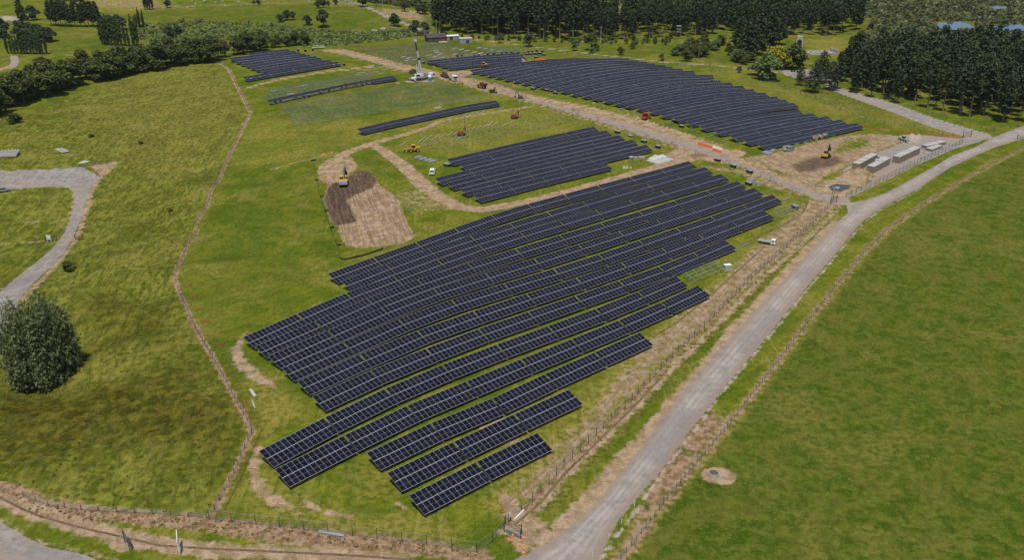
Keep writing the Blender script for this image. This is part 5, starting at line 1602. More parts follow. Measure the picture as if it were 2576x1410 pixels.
MB().cyl(loc0 + dl * Lb * .99 + Vector((-.6, -.5, .1)), loc0 + dl * Lb * .99 + Vector((-.6, .5, .1)), .35, .35, 10).build('sheave', M_GREY, hdp)
MB().cyl(loc0 + Vector((-2.6, 0, -.6)), loc0 + dl * Lb * .34, .28, .2, 8).build('lift_ram', M_SILVER, t)
MB().cyl(loc0 + dl * Lb * .45 + Vector((.1, -.7, 0)), loc0 + dl * Lb * .45 + Vector((.1, .2, 0)), .6, .6, 12).build('hook_reel', M_BLACK, t)
MB().bar(loc0 + Vector((-2.9, -.4, -.6)), loc0 + Vector((-3.1, -.4, 5.4)), .22).build('mast_pole', M_WHITE, t)

# truck and drag trailer
t = thing('trailer_truck', 'white truck with a loaded rusty trailer on the access road', 'truck', P(1142, 203), face((1120, 193), (1148, 205)))
MB().prism([(-.2, .6), (2.1, .6), (2.15, 1.6), (1.95, 2.95), (-.2, 3.0)], 2.4).build('cab', M_WHITE, t)
MB().prism([(1.3, 1.75), (2.18, 1.65), (2.0, 2.6), (1.3, 2.65)], 2.3).build('windscreen', M_GLASS, t)
MB().box((-2.3, 0, .9), (4.6, .9, .3)).build('chassis', M_GREY, t)
MB().box((-1.4, 0, 1.3), (1.6, 2.0, .8)).build('equipment_box', M_OFFW, t)
for x in (1.2, -2.6, -3.8):
    for y in (-1.0, 1.0):
        wheel(t, x, y, .52, .35)
MB().box((2.1, 0, 1.15), (.1, 1.4, .5)).build('grille', M_BLACK, t)
t = thing('drag_trailer', 'rusty loaded trailer behind the white truck on the access road', 'trailer', P(1119, 194), face((1104, 187), (1130, 199)))
MB().box((0, 0, .95), (8.0, 2.4, .25)).build('deck', M_RUST, t)
for x in (-3.2, -2.0, 2.4):
    for y in (-1.0, 1.0):
        wheel(t, x, y, .5, .4)
for x, y, s1 in ((-2.4, .3, 1.2), (-.8, -.3, 1.5), (.9, .2, 1.3), (2.4, -.2, 1.0)):
    MB().box((x, y, 1.1 + s1 / 2), (1.3, 1.6, s1), random.uniform(-.4, .4)).build('load', M_RUST, t)
    MB().bar((x - .5, y, 1.2 + s1), (x + .9, y + .4, 1.5 + s1), .18).build('load_bar', M_WOOD, t)
t = thing('counterweight_trailer', 'dark outrigger mats and gear stacked behind the crane', 'trailer', P(1040, 184), face((1030, 186), (1052, 182)))
MB().box((0, 0, .7), (5.0, 2.2, .3)).build('deck', M_RUST, t)
for x in (-1.8, 1.8):
    for y in (-1, 1):
        wheel(t, x, y, .5, .35)
for x, s1 in ((-1.5, 1.0), (0, 1.4), (1.6, .9)):
    MB().box((x, 0, .85 + s1 / 2), (1.1, 1.8, s1), .2).build('load', M_RUST, t)
t = thing('portable_toilet', 'teal portable toilet with white roof beside the crane', 'toilet', P(1082, 204), hd + .2)
MB().box((0, 0, 1.1), (1.4, 1.4, 2.2)).build('cabin', M_TEAL, t)
MB().box((0, 0, 2.32), (1.5, 1.5, .3), taper=(.8, .8)).build('roof', M_WHITE, t)
MB().box((0, -.72, 1.05), (.9, .04, 1.9)).build('door', M_TEAL, t)
t = thing('wrapped_pallet', 'small pale blue wrapped pallet at the half-filled row', 'pallet', P(957, 208), row_h)
MB().box((0, 0, .07), (1.6, 1.2, .14)).build('pallet', M_PALLET, t)
MB().box((0, 0, .55), (1.5, 1.1, .8)).build('wrapping', paint('pale_blue_wrap', (.25, .48, .58), .6, .3, 0, .1), t)
t = thing('water_tank_trailer', 'pale steel frame trailer beyond the hedge block', 'trailer', P(801, 122), .1)
MB().box((0, 0, .9), (7.5, 2.2, .2)).build('deck', M_OFFW, t)
for x in (-3.2, 3.2):
    for y in (-.9, .9):
        MB().bar((x, y, 0), (x, y, 1.9), .12).build('stake', M_OFFW, t)
for y in (-.9, .9):
    MB().bar((-3.2, y, 1.85), (3.2, y, 1.85), .12).build('top_rail', M_OFFW, t)

# people: one continuous skinned body each, clothes as children
def person(label, u, v, hd, vest):
    t = thing('person', label, 'person', P(u, v), hd)
    J = [((0, 0, .95), .15), ((0, 0, 1.2), .14), ((0, 0, 1.42), .15), ((0, 0, 1.55), .06), ((0.02, 0, 1.68), .10), ((.01, 0, 1.78), .07),
         ((0, .1, .88), .10), ((.05, .11, .48), .07), ((0, .12, .08), .05), ((.14, .12, .04), .04),
         ((0, -.1, .88), .10), ((-.06, -.11, .48), .07), ((-.1, -.12, .08), .05), ((.04, -.12, .04), .04),
         ((0, .2, 1.42), .07), ((.02, .27, 1.14), .05), ((.14, .26, .92), .04), ((0, -.2, 1.42), .07), ((.03, -.27, 1.14), .05), ((.16, -.25, .95), .04)]
    E_ = [(0, 1), (1, 2), (2, 3), (3, 4), (4, 5), (0, 6), (6, 7), (7, 8), (8, 9), (0, 10), (10, 11), (11, 12), (12, 13), (2, 14), (14, 15), (15, 16), (2, 17), (17, 18), (18, 19)]
    me = bpy.data.meshes.new('body')
    me.from_pydata([j[0] for j in J], E_, [])
    me.materials.append(paint('dark_work_clothes', (.05, .055, .075), .9, .1, 0, .1))
    o = link('body', me, t)
    md = o.modifiers.new('skin', 'SKIN')
    for vtx, j in zip(me.skin_vertices[0].data, J):
        vtx.radius = (j[1], j[1])
    me.skin_vertices[0].data[0].use_root = True
    sb = o.modifiers.new('sub', 'SUBSURF')
    sb.levels = sb.render_levels = 1
    MB().cyl((0, 0, .98), (0, 0, 1.5), .205, .19, 12).build('vest', vest, t)
    MB().cyl((.02, 0, 1.72), (.02, 0, 1.84), .125, .06, 10).build('hard_hat', M_WHITE, t)
person('person in an orange vest standing on the access road edge', 1164, 214, 1.0, M_VESTO)
person('person in a yellow-green vest beside the cable drums', 2054, 360, 2.0, M_VEST)
person('person in a yellow-green vest by the paver pallets', 1613, 406, 0.5, M_VEST)
# ------------------------------------------------------------------ buildings and far structures
def house(label, u, v, hd, L, W, hw, roof_h, wall, roof, door=None, name='house', over=.4):
    t = thing(name, label, 'house' if name == 'house' else 'shed', P(u, v), hd)
    MB().box((0, 0, hw / 2 - .2), (L, W, hw + .4)).build('wall', wall, t)
    prof = [(-W / 2 - over, hw - .05), (0, hw + roof_h), (W / 2 + over, hw - .05), (W / 2 + over, hw + .08), (0, hw + roof_h + .14), (-W / 2 - over, hw + .08)]
    mb = MB()
    n_ = len(prof)
    for x in (-L / 2 - over, L / 2 + over):
        mb.v += [(x, y, z) for y, z in prof]
    mb.f += [[i, (i + 1) % n_, n_ + (i + 1) % n_, n_ + i] for i in range(n_)] + [list(range(n_))[::-1], list(range(n_, 2 * n_))]
    mb.mi += [0] * (n_ + 2)
    rf = mb.build('roof', roof, t)
    for x in (-L / 2, L / 2):
        MB().add([(x, -W / 2, hw), (x, W / 2, hw), (x, 0, hw + roof_h)], [(0, 1, 2)]).build('gable', wall, t)
    return t, rf
hh = face((1075, 102), (1115, 100))
t, rf = house('dark weatherboard house with black roof and red door near the lane', 1096, 103, hh, 12.5, 8, 2.9, 1.9, M_BOARD, M_ROOF)
MB().box((3.0, 1.5, 5.0), (.7, .7, 1.4)).build('chimney', M_CONC, rf)
d_ = MB().box((4.3, -4.02, 1.1), (1.0, .06, 2.1)).build('door', M_BRED, t)
MB().box((4.65, -4.07, 1.1), (.06, .05, .12)).build('handle', M_STEEL, d_)
for x in (-4.2, -1.2, 2.0):
    w_ = MB().box((x, -4.02, 1.5), (1.5, .06, 1.2)).build('window', M_WHITE, t)
    MB().box((x, -4.06, 1.5), (1.3, .05, 1.0)).build('pane', M_GLASS, w_)
MB().box((3.6, -5.6, .2), (5.5, 3.0, .3)).build('deck', M_OFFW, t)
t, _ = house('brown shed with flat dark roof left of the house', 1064, 88, hh, 8, 5, 2.6, .5, M_BOARD, M_BOARD, name='shed', over=.1)
MB().box((1.0, -2.52, 1.1), (2.2, .05, 2.0)).build('door', M_WOOD, t)
t, _ = house('dark shed with white roof right of the house', 1137, 99, hh, 8, 5, 2.6, .4, M_GREY, M_WHITE, name='shed', over=.2)
MB().box((-1.0, -2.52, 1.1), (2.2, .05, 2.0)).build('door', M_ROOF, t)
t, _ = house('grey box shed with pale roof at the end of the lawn', 1170, 107, hh, 8.5, 5.5, 3.0, .3, M_GREY, M_OFFW, name='shed', over=.1)
MB().box((1.0, -2.78, 1.1), (2.0, .05, 2.0)).build('door', M_ROOF, t)
# old concrete lime works
t = thing('concrete_hopper', 'tall tapering concrete ruin with dark arched mouth by the plantation', 'ruin', P(2010, 116), face((2010, 116), (1990, 140)) + .1, None, .72)
MB().prism([(-3.2, 0), (3.0, 0), (2.2, 8.2), (-2.4, 8.6)], 6.5, inset=lambda z: 0 if z < 4 else 1.2).build('shell', M_CONC, t)
mb = MB()
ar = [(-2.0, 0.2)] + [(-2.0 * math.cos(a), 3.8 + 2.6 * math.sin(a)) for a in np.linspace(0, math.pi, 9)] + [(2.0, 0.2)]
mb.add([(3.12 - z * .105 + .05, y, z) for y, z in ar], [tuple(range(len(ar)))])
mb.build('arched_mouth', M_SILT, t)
MB().box((-.2, 0, 8.55), (4.8, 4.4, .35)).build('cap_slab', M_OFFW, t)
t = thing('concrete_ruin', 'low broken concrete walls right of the arched ruin', 'ruin', P(2060, 134), face((2030, 136), (2095, 133)))
for x, y, l, w2, h_ in ((-8, 3.5, 12, .6, 1.6), (0, 4.2, 20, .5, 1.0), (9.8, 0, .6, 8, 2.4), (-3, -3, 6, .6, 1.2), (4, -3.6, 10, .5, .9), (-9.6, 0, .6, 6, 1.4)):
    MB().box((x, y, h_ / 2), (l, w2, h_)).build('wall', M_CONC, t)
MB().box((2, 0, .1), (17, 7.5, .3)).build('floor_slab', M_OFFW, t)
for x, y in ((-6, 1), (-1, 2), (-8, -1.5), (3, 1.5), (-4, 0)):
    MB().box((x, y, .6), (2.2, 1.5, .9), random.uniform(0, 3)).build('rubble_block', M_CONC, t)
for i, (u, v) in enumerate(((1995, 180), (2010, 181))):
    t = thing('picnic_table', f'{ORD[i]} dark bench table from the left at the lay-by', 'table', P(u, v), .2, 'dark tables at the lay-by')
    MB().box((0, 0, .75), (2.6, 1.0, .1)).build('top', M_SILT, t)
    for y in (-.8, .8):
        MB().box((0, y, .45), (2.6, .35, .08)).build('seat', M_SILT, t)
    for x in (-.9, .9):
        MB().box((x, 0, .4), (.12, 1.5, .75)).build('leg', M_SILT, t)
# power poles
def pole(label, u, v, h, wood=True):
    t = thing('power_pole', label, 'power pole', P(u, v), .3, 'power poles')
    MB().cyl((0, 0, -.5), (0, 0, h), .2, .13, 8).build('shaft', M_WOOD if wood else M_CONC, t)
    MB().box((0, 0, h - .5), (2.4, .14, .16)).build('cross_arm', M_WOOD, t)
    for x in (-1.0, 0, 1.0):
        MB().cyl((x, 0, h - .42), (x, 0, h - .2), .06, .05, 6).build('insulator', M_WHITE, t)
for lb, u, v, h, wd in (('tall pale power pole behind the dark house', 1081, 80, 12, False), ('white power pole in front of the pine stand by the house', 1098, 84, 9, False), ('pale power pole beside the far lane bend', 952, 38, 9, False),
                        ('pale power pole at the tan field behind the lane', 963, 30, 9, False), ('wooden power pole in the scrub beyond the hedge', 763, 50, 10, True), ('pale power pole in front of the centre pines', 1511, 106, 10, False),
                        ('thin pole beside the young tree below the round shrubs', 1786, 168, 8, True), ('bare pole standing left of the thicket', 1757, 148, 11, True)):
    pole(lb, u, v, h, wd)
# a pylon-like hide in front of the trees
t = thing('look_out', 'pale wooden lookout tower in front of the centre pines', 'tower', P(1706, 92))
for x in (-1.2, 1.2):
    for y in (-1.2, 1.2):
        MB().bar((x, y, -.3), (x * .8, y * .8, 7.0), .25).build('leg', M_WOOD, t)
for z in (3.2, 5.2, 7.0):
    MB().box((0, 0, z), (3.0, 3.0, .3)).build('platform', M_GREY, t)
# hay bales on the far stubble
bl = MB().cyl((-.6, 0, .65), (.6, 0, .65), .68, .68, 12).mesh('hay_bale', [M_OFFW])
for i, (u, v) in enumerate(((483, 2), (514, 4), (543, 7), (560, 4), (600, 7), (664, 2), (492, 11), (740, 2), (777, 2), (852, 3), (870, 4), (878, 3), (884, 6), (893, 8), (640, 9), (905, 12))):
    o = tag(link('hay_bale', bl), f'{ORD[i]} small white wrapped bale on the far stubble field', 'hay bale', 'white bales on the far stubble')
    o.location = P(u, v)
    o.rotation_euler = (0, 0, random.uniform(0, 3))
# ponds
def pond_material():
    s = N('pond_water')
    tc = s.n('NewGeometry').outputs['Position']
    s.bsdf((0.03, 0.065, 0.13), 0.08, 0.8, 0, s.bump(s.noise(tc, 1.2, 3), .15, .1))
    return s.m
M_POND = pond_material()
for lb, pts in (('blue pond behind the plantation, the left one', [(2352, 58), (2420, 55), (2440, 63), (2452, 72), (2400, 77), (2360, 72)]), ('blue pond behind the plantation at the right edge', [(2490, 64), (2560, 62), (2640, 66), (2600, 78), (2530, 82), (2505, 76)]),
                ('small distant blue pond in the scrub', [(2470, 22), (2500, 16), (2530, 18), (2532, 22), (2500, 25)])):
    o = flat_sheet('pond', lb, pts, M_POND, 0.35, 'structure')
# ------------------------------------------------------------------ trees
def leaf_material(name, c0, c1, c2_, trans=0.0, patch=0.25):
    s = N(name)
    r = s.n('NewGeometry').outputs['Random Per Island']
    ob = s.n('ObjectInfo').outputs['Random']
    c = s.mix(r, c0, c1)
    c = s.mix(s.ramp(ob, 0.0, 1.0, 0.0, 0.55), c, c2_)
    ps = s.n('NewGeometry').outputs['Position']
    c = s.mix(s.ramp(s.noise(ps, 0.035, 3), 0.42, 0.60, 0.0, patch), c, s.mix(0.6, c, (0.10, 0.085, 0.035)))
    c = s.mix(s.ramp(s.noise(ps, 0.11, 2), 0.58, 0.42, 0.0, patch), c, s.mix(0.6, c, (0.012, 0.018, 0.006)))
    b = s.bsdf(c, 0.75, 0.18)
    if trans:
        tl = s.n('BsdfTranslucent')
        s.l(c, tl.inputs['Color'])
        mx = s.n('MixShader')
        mx.inputs[0].default_value = trans
        s.l(b.outputs[0], mx.inputs[1])
        s.l(tl.outputs[0], mx.inputs[2])
        s.l(mx.outputs[0], s.out.inputs[0])
    return s.m
L_PINE = leaf_material('pine_needles', (0.022, 0.042, 0.013), (0.085, 0.112, 0.040), (0.046, 0.074, 0.032))
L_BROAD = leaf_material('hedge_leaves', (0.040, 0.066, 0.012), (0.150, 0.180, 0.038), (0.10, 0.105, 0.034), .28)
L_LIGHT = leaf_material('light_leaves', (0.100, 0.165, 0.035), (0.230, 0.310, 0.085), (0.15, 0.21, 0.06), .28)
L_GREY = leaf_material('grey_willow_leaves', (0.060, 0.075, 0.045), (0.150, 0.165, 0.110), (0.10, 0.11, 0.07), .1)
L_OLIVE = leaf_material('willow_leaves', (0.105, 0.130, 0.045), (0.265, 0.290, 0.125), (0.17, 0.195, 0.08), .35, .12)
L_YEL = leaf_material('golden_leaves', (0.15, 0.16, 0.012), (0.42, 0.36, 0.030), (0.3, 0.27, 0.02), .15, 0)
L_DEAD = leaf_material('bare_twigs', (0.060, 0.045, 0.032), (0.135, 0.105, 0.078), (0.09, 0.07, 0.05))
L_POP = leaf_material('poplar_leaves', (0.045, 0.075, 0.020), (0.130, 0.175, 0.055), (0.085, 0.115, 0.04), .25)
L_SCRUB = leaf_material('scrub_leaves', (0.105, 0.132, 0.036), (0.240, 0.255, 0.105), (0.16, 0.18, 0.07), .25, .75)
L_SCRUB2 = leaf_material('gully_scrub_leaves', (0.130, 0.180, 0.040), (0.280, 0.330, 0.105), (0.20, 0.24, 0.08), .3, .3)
L_SEDGE = leaf_material('tussock_blades', (0.075, 0.080, 0.012), (0.210, 0.185, 0.050), (0.1, 0.1, 0.03), .35)
M_BARK = paint('tree_bark', (0.105, 0.082, 0.062), 0.95, 0.1, 0, 0.3)
M_PALEBARK = paint('pale_pine_bark', (0.20, 0.165, 0.13), 0.95, 0.1, 0, 0.3)

def cards(centres, normals, size, r, asp=1.0):
    """loose leaf-clump faces: one quad for each centre"""
    n = len(centres)
    t = r.normal(size=(n, 3))
    nn = normals + r.normal(size=(n, 3)) * 0.55
    nn /= np.linalg.norm(nn, axis=1, keepdims=True) + 1e-9
    u = np.cross(nn, t)
    u /= np.linalg.norm(u, axis=1, keepdims=True) + 1e-9
    v = np.cross(nn, u)
    sz = (size * r.uniform(.55, 1.4, n))[:, None] * 0.5
    u, v = u * sz, v * sz * asp
    bend = nn * sz * 0.35
    vs = np.stack([centres - u - v - bend, centres + u - v * .6, centres + u * .8 + v - bend, centres - u * .7 + v], 1).reshape(-1, 3)
    return vs

def quads_mesh(name, vs, mats):
    n = len(vs) // 4
    me = bpy.data.meshes.new(name)
    me.vertices.add(len(vs))
    me.vertices.foreach_set('co', vs.astype(np.float32).ravel())
    me.loops.add(n * 4)
    me.loops.foreach_set('vertex_index', np.arange(n * 4, dtype=np.int32))
    me.polygons.add(n)
    me.polygons.foreach_set('loop_start', np.arange(0, n * 4, 4, dtype=np.int32))
    me.update()
    for m in (mats if isinstance(mats, list) else [mats]):
        me.materials.append(m)
    return me

def lobe_cloud(lobes, per_m2, size, r, squash=0.8, asp=1.0):
    out = []
    for cx, cy, cz, rad in lobes:
        n = max(8, int(per_m2 * 4 * math.pi * rad * rad))
        d = r.normal(size=(n, 3))
        d /= np.linalg.norm(d, axis=1, keepdims=True)
        d[:, 2] = np.where(d[:, 2] < -0.35, -d[:, 2] * .5, d[:, 2])
        rr = rad * r.uniform(.62, 1.08, n) ** .7
        p = np.array((cx, cy, cz)) + d * rr[:, None] * np.array((1, 1, squash))
        out.append(cards(p, d * .7 + np.array((0, 0, .95)), np.full(n, size), r, asp))
    return np.concatenate(out)

def limb_mesh(name, H, r0, limbs, r, mat):
    mb = MB()
    mb.cyl((0, 0, -.4), (r.uniform(-.2, .2), r.uniform(-.2, .2), H * .45), r0, r0 * .7, 7)
    mb.cyl((0, 0, H * .43), (r.uniform(-.3, .3), r.uniform(-.3, .3), H * .8), r0 * .7, r0 * .25, 6)
    for (x, y, z, rad) in limbs:
        z0 = max(H * .2, z * .55)
        mb.cyl((0, 0, z0), (x * .8, y * .8, z * .95), r0 * .35, r0 * .1, 5)
    return mb.mesh(name, [mat])

def broad(seed, H, W, nl, leaf, dens=2.2, size=.62, low=.28, narrow=False):
    r = np.random.default_rng(seed)
    lobes = []
    for i in range(nl):
        a = r.uniform(0, 2 * math.pi)
        f = r.uniform(0, 1)
        z = H * (low + (1 - low - .12) * f)
        prof = math.sin(math.pi * min(1, .18 + f * .80)) ** .7
        rr = W / 2 * prof * r.uniform(.25, .78)
        rad = W * r.uniform(.17, .27) * (0.75 + .3 * prof)
        lobes.append((rr * math.cos(a), rr * math.sin(a), z, rad))
    lobes.append((0, 0, H * .62, W * .3))
    crown = quads_mesh('crown', lobe_cloud(lobes, dens, size, r), leaf)
    trunk = limb_mesh('trunk', H, .035 * H, lobes[:6], r, M_BARK)
    return trunk, crown

def pine(seed, H, W, start, leaf=None, bark=None, dens=1.0, size=.95, asp=.42):
    r = np.random.default_rng(seed)
    mb = MB()
    mb.cyl((0, 0, -.5), (0, 0, H * .55), .017 * H, .011 * H, 7)
    mb.cyl((0, 0, H * .54), (r.uniform(-.3, .3), r.uniform(-.3, .3), H * .985), .011 * H, .002 * H, 6)
    cs, ns = [], []
    z = H * start
    while z < H * .985:
        f = (z - H * start) / (H * (1 - start))
        ln = W / 2 * (1.0 - f) ** .55 * (0.55 + .45 * min(1, f * 4 + .2)) + .25
        k = r.integers(4, 7)
        a0 = r.uniform(0, 6.28)
        for i in range(k):
            a = a0 + 2 * math.pi * i / k + r.uniform(-.35, .35)
            L = ln * r.uniform(.55, 1.2)
            rise = r.uniform(-.05, .38)
            tip = np.array((L * math.cos(a), L * math.sin(a), z + L * rise))
            if L > 1.0 and r.uniform() < .6:
                mb.cyl((0, 0, z), tuple(tip * np.array((.8, .8, 1))), .05 + .012 * L, .02, 4)
            m = max(3, int(L * 4.2 * dens))
            for j in range(m):
                q = r.uniform(.22, 1.0) ** .8
                c = np.array((0, 0, z)) * (1 - q) + tip * q + r.normal(size=3) * np.array((.34, .34, .24))
                cs.append(c)
                ns.append((math.cos(a) * .4, math.sin(a) * .4, .8))
        z += H * r.uniform(.022, .040)
    if start > .3:                                                     # dead lower twigs
        for _ in range(14):
            a, zz = r.uniform(0, 6.28), r.uniform(.12, start) * H
            L = r.uniform(.8, 2.0)
            mb.cyl((0, 0, zz), (L * math.cos(a), L * math.sin(a), zz + r.uniform(-.3, .3)), .04, .015, 3)
    cs, ns = np.array(cs), np.array(ns)
    crown = quads_mesh('crown', cards(cs, ns, np.full(len(cs), size), r, asp), leaf or L_PINE)
    return mb.mesh('trunk', [bark or M_PALEBARK]), crown

def plant(name, pair, loc, label, group=None, sc=1.0, sz=None, cat='tree', leaf=None):
    t = thing(name, label, cat, loc, random.uniform(0, 6.28), group)
    t.scale = (sc, sc, sc * (sz or 1.0))
    a = link('trunk', pair[0], t)
    b = link('crown', pair[1], t)
    return t

def inside(p, poly):
    c = False
    for i in range(len(poly)):
        a, b = poly[i], poly[(i + 1) % len(poly)]
        if (a[1] > p[1]) != (b[1] > p[1]) and p[0] < (b[0] - a[0]) * (p[1] - a[1]) / (b[1] - a[1]) + a[0]:
            c = not c
    return c

def scatter(pts, dmin, nmax, tries=9000, avoid=()):
    poly = world(pts)
    av = [world(a) for a in avoid]
    xs, ys = [p[0] for p in poly], [p[1] for p in poly]
    out = []
    cell = {}
    for _ in range(tries):
        if len(out) >= nmax:
            break
        p = (random.uniform(min(xs), max(xs)), random.uniform(min(ys), max(ys)))
        if not inside(p, poly) or any(inside(p, a) for a in av):
            continue
        k = (int(p[0] // dmin), int(p[1] // dmin))
        if any((p[0] - q[0]) ** 2 + (p[1] - q[1]) ** 2 < dmin * dmin for dx in (-1, 0, 1) for dy in (-1, 0, 1) for q in cell.get((k[0] + dx, k[1] + dy), ())):
            continue
        cell.setdefault(k, []).append(p)
        out.append(p)
    return out

# plantations of pines
PINES = [pine(20 + i, 24, 8.2 + 1.0 * (i % 3), .20 + .05 * (i % 3), None, None, 2.3, 1.0) for i in range(5)]
TALL = [pine(40 + i, 26, 8.0 + 1.2 * (i % 2), .38 + .04 * i, None, None, 2.5, 1.0) for i in range(4)]
OPEN = [pine(60 + i, 15, 11.0, .12, leaf_material(f'open_pine_{i}', (.02, .034, .016), (.06, .082, .04), (.04, .055, .03)), None, .8, .8) for i in range(2)]
PL_R = [(2150, 236), (2250, 258), (2340, 280), (2420, 294), (2500, 308), (2560, 308), (2760, 300), (2760, 185), (2400, 172), (2210, 172), (2140, 195)]
for i, (x, y) in enumerate(scatter(PL_R, 5.4, 150)):
    plant('pine_tree', PINES[i % 5] if i % 3 else TALL[i % 4], G(x, y), 'dark pine in the dense plantation beside the lane at right', 'pines of the plantation at right', random.uniform(.62, 1.0))
PL_C = [(1095, 84), (1180, 90), (1300, 97), (1420, 102), (1500, 103), (1500, 66), (1300, 48), (1090, 45)]
for i, (x, y) in enumerate(scatter(PL_C, 7.0, 72)):
    plant('pine_tree', TALL[i % 4] if i % 3 else PINES[i % 5], G(x, y), 'tall dark pine in the stand behind the dark house', 'pines of the stand behind the house', random.uniform(.8, 1.2))
PL_D = [(1500, 104), (1600, 98), (1700, 92), (1800, 88), (1900, 88), (2010, 90), (2080, 92), (2150, 80), (2180, 66), (2150, 42), (2000, 28), (1850, 30), (1720, 45), (1600, 62), (1500, 72)]
sp_d = sorted(scatter(PL_D, 5.0, 270, 24000), key=lambda p: p[1])
for i, (x, y) in enumerate(sp_d[:52]):
    plant('pine_tree', TALL[i % 4] if i % 3 else PINES[i % 5], G(x, y), 'slim dark pine at the front edge of the far plantation', 'pines at the front edge of the far plantation', random.uniform(.68, .88))
def joined_pines(name, label, spots, sc):
    r = np.random.default_rng(9)
    out = []
    for i, (x, y) in enumerate(spots):
        me = (TALL + PINES)[i % 9][1]
        co = np.empty(len(me.vertices) * 3, np.float32)
        me.vertices.foreach_get('co', co)
        co = co.reshape(-1, 4, 3)[::3]
        m = co.mean(1, keepdims=True)
        co = (m + (co - m) * 1.7).reshape(-1, 3) * r.uniform(*sc)
        a = r.uniform(0, 6.28)
        rx = co[:, 0] * math.cos(a) - co[:, 1] * math.sin(a)
        ry = co[:, 0] * math.sin(a) + co[:, 1] * math.cos(a)
        out.append(np.stack([rx + x, ry + y, co[:, 2] + float(terrain(x, y))], 1))
    o = link(name, quads_mesh(name, np.concatenate(out), L_PINE))
    o['label'] = label
    o['kind'] = 'stuff'
joined_pines('plantation_interior', 'dark inner mass of the pine plantation at right', scatter([(2200, 232), (2400, 268), (2560, 285), (2760, 280), (2760, 165), (2420, 150), (2230, 158), (2165, 190)], 4.6, 190, 14000), (.68, .9))
joined_pines('stand_interior', 'dark inner mass of the pine stand behind the house', scatter([(1100, 78), (1300, 88), (1490, 92), (1490, 60), (1300, 42), (1090, 40)], 5.2, 90, 9000), (.85, 1.1))
joined_pines('far_plantation', 'dark mass of far pines behind the front trees of the plantation', sp_d[52:], (.68, .88))
for i, (u, v, s_) in enumerate(((2105, 222, .95), (2125, 205, 1.0), (2065, 208, .8), (2045, 232, .75), (2090, 226, .7), (2150, 195, 1.2), (2176, 215, 1.15))):
    plant('pine_tree', OPEN[i % 2] if i > 1 else PINES[i], P(u, v), f'{ORD[i]} spreading conifer counted along the front edge of the plantation', 'spreading conifers before the plantation', s_ * (1.35 if i > 1 else .8))
plant('pine_tree', OPEN[0], P(2012, 214), 'thin open-branched young conifer beside the lay-by', None, .62)
BIG = [pine(80 + i, 24, 15, .16, None, M_BARK, 1.5, 1.2) for i in range(2)]
for i, (u, v, s_) in enumerate(((1880, 150, .95), (1905, 138, 1.0), (1935, 128, .95), (1860, 128, .85), (1960, 112, .8))):
    plant('cypress_tree', BIG[i % 2], P(u, v), f'{ORD[i]} massive dark cypress from the front behind the golden tree', 'massive dark cypresses', s_)

# broadleaved trees
HEDGE = [broad(100 + i, 11 + (i % 3), 11.5, 15, L_BROAD, 2.0, .75, .16) for i in range(5)]
k = 0
edge_ = [(-60, 322), (0, 297), (60, 268), (130, 243), (220, 217), (330, 191), (450, 170), (540, 158)]
pts = [Vector((p.x, p.y, 0)) for p in PL(edge_)]
q, _ = along(pts, 17)
for j, dist in enumerate((5.5, 14.5)):
    for i, p in enumerate(q):
        dv_ = (q[min(i + 1, len(q) - 1)] - q[max(i - 1, 0)]).normalized()
        nrm = Vector((-dv_.y, dv_.x, 0))
        pp = p + nrm * (dist + random.uniform(-1.5, 1.5)) + dv_ * random.uniform(-2.5, 2.5)
        plant('hedge_tree', HEDGE[k % 5], G(pp.x, pp.y), f'{ORD[i]} bushy dark tree from the left in the {"front" if j == 0 else "back"} line of the long hedgerow', 'bushy trees of the long hedgerow', random.uniform(1.0, 1.22) * (1.12 - .07 * i / 17), random.uniform(.85, 1.1))
        k += 1
for i, (u, v, s_) in enumerate(((598, 137, 1.0), (622, 132, 1.05), (655, 128, 1.0), (636, 124, .9), (670, 119, .8))):
    plant('hedge_tree', HEDGE[i], P(u, v), f'{ORD[i]} rounded dark tree from the left behind the hedge block', 'rounded dark trees behind the hedge block', s_)
for i, (u, v, s_) in enumerate(((700, 118, .62), (722, 116, .6), (745, 114, .78), (765, 113, .8), (690, 120, .5))):
    plant('hedge_tree', HEDGE[(i + 2) % 5], P(u, v), f'{ORD[i]} small dark tree right of the rounded trees by the scrub', 'small dark trees by the scrub', s_)
dead = broad(130, 12, 8, 13, L_DEAD, 2.6, .5, .2)
plant('bare_tree', dead, P(567, 143), 'brown leafless tree in the hedgerow gap', None, 1.0)
POP = []
for i in range(4):
    r = np.random.default_rng(150 + i)
    lob = [(r.uniform(-.25, .25), r.uniform(-.25, .25), 1.2 + 14.0 * f, .85 * math.sin(math.pi * min(1, .15 + .85 * f)) + .3) for f in np.linspace(0, 1, 15)]
    POP.append((limb_mesh('trunk', 17, .25, lob[2:8], r, M_BARK), quads_mesh('crown', lobe_cloud(lob, 5.0, .5, r, 1.3, 1.4), L_POP)))
pops = [(20, 134, .8), (30, 135, .75), (38, 135, .7), (46, 135, .72), (55, 136, 1.0), (62, 136, .9), (70, 136, .85), (78, 136, .9), (86, 136, .95), (94, 136, .85), (101, 136, .9), (107, 136, .85), (118, 136, .8),
        (258, 112, 1.25), (266, 113, 1.2), (274, 113, 1.25), (282, 114, 1.2), (290, 114, 1.1), (298, 115, 1.15), (306, 115, 1.05), (316, 115, .9), (325, 115, .75), (338, 115, 1.25), (347, 115, 1.15), (352, 70, .9), (362, 70, .8), (345, 72, .7)]
for i, (u, v, s_) in enumerate(pops):
    plant('poplar_tree', POP[i % 4], P(u, v), 'slim upright poplar in the valley line left of the hedgerow' if i < 13 else 'slim upright poplar in the clump above the valley lane', 'poplars of the valley line' if i < 13 else 'poplars of the upper clump', s_)
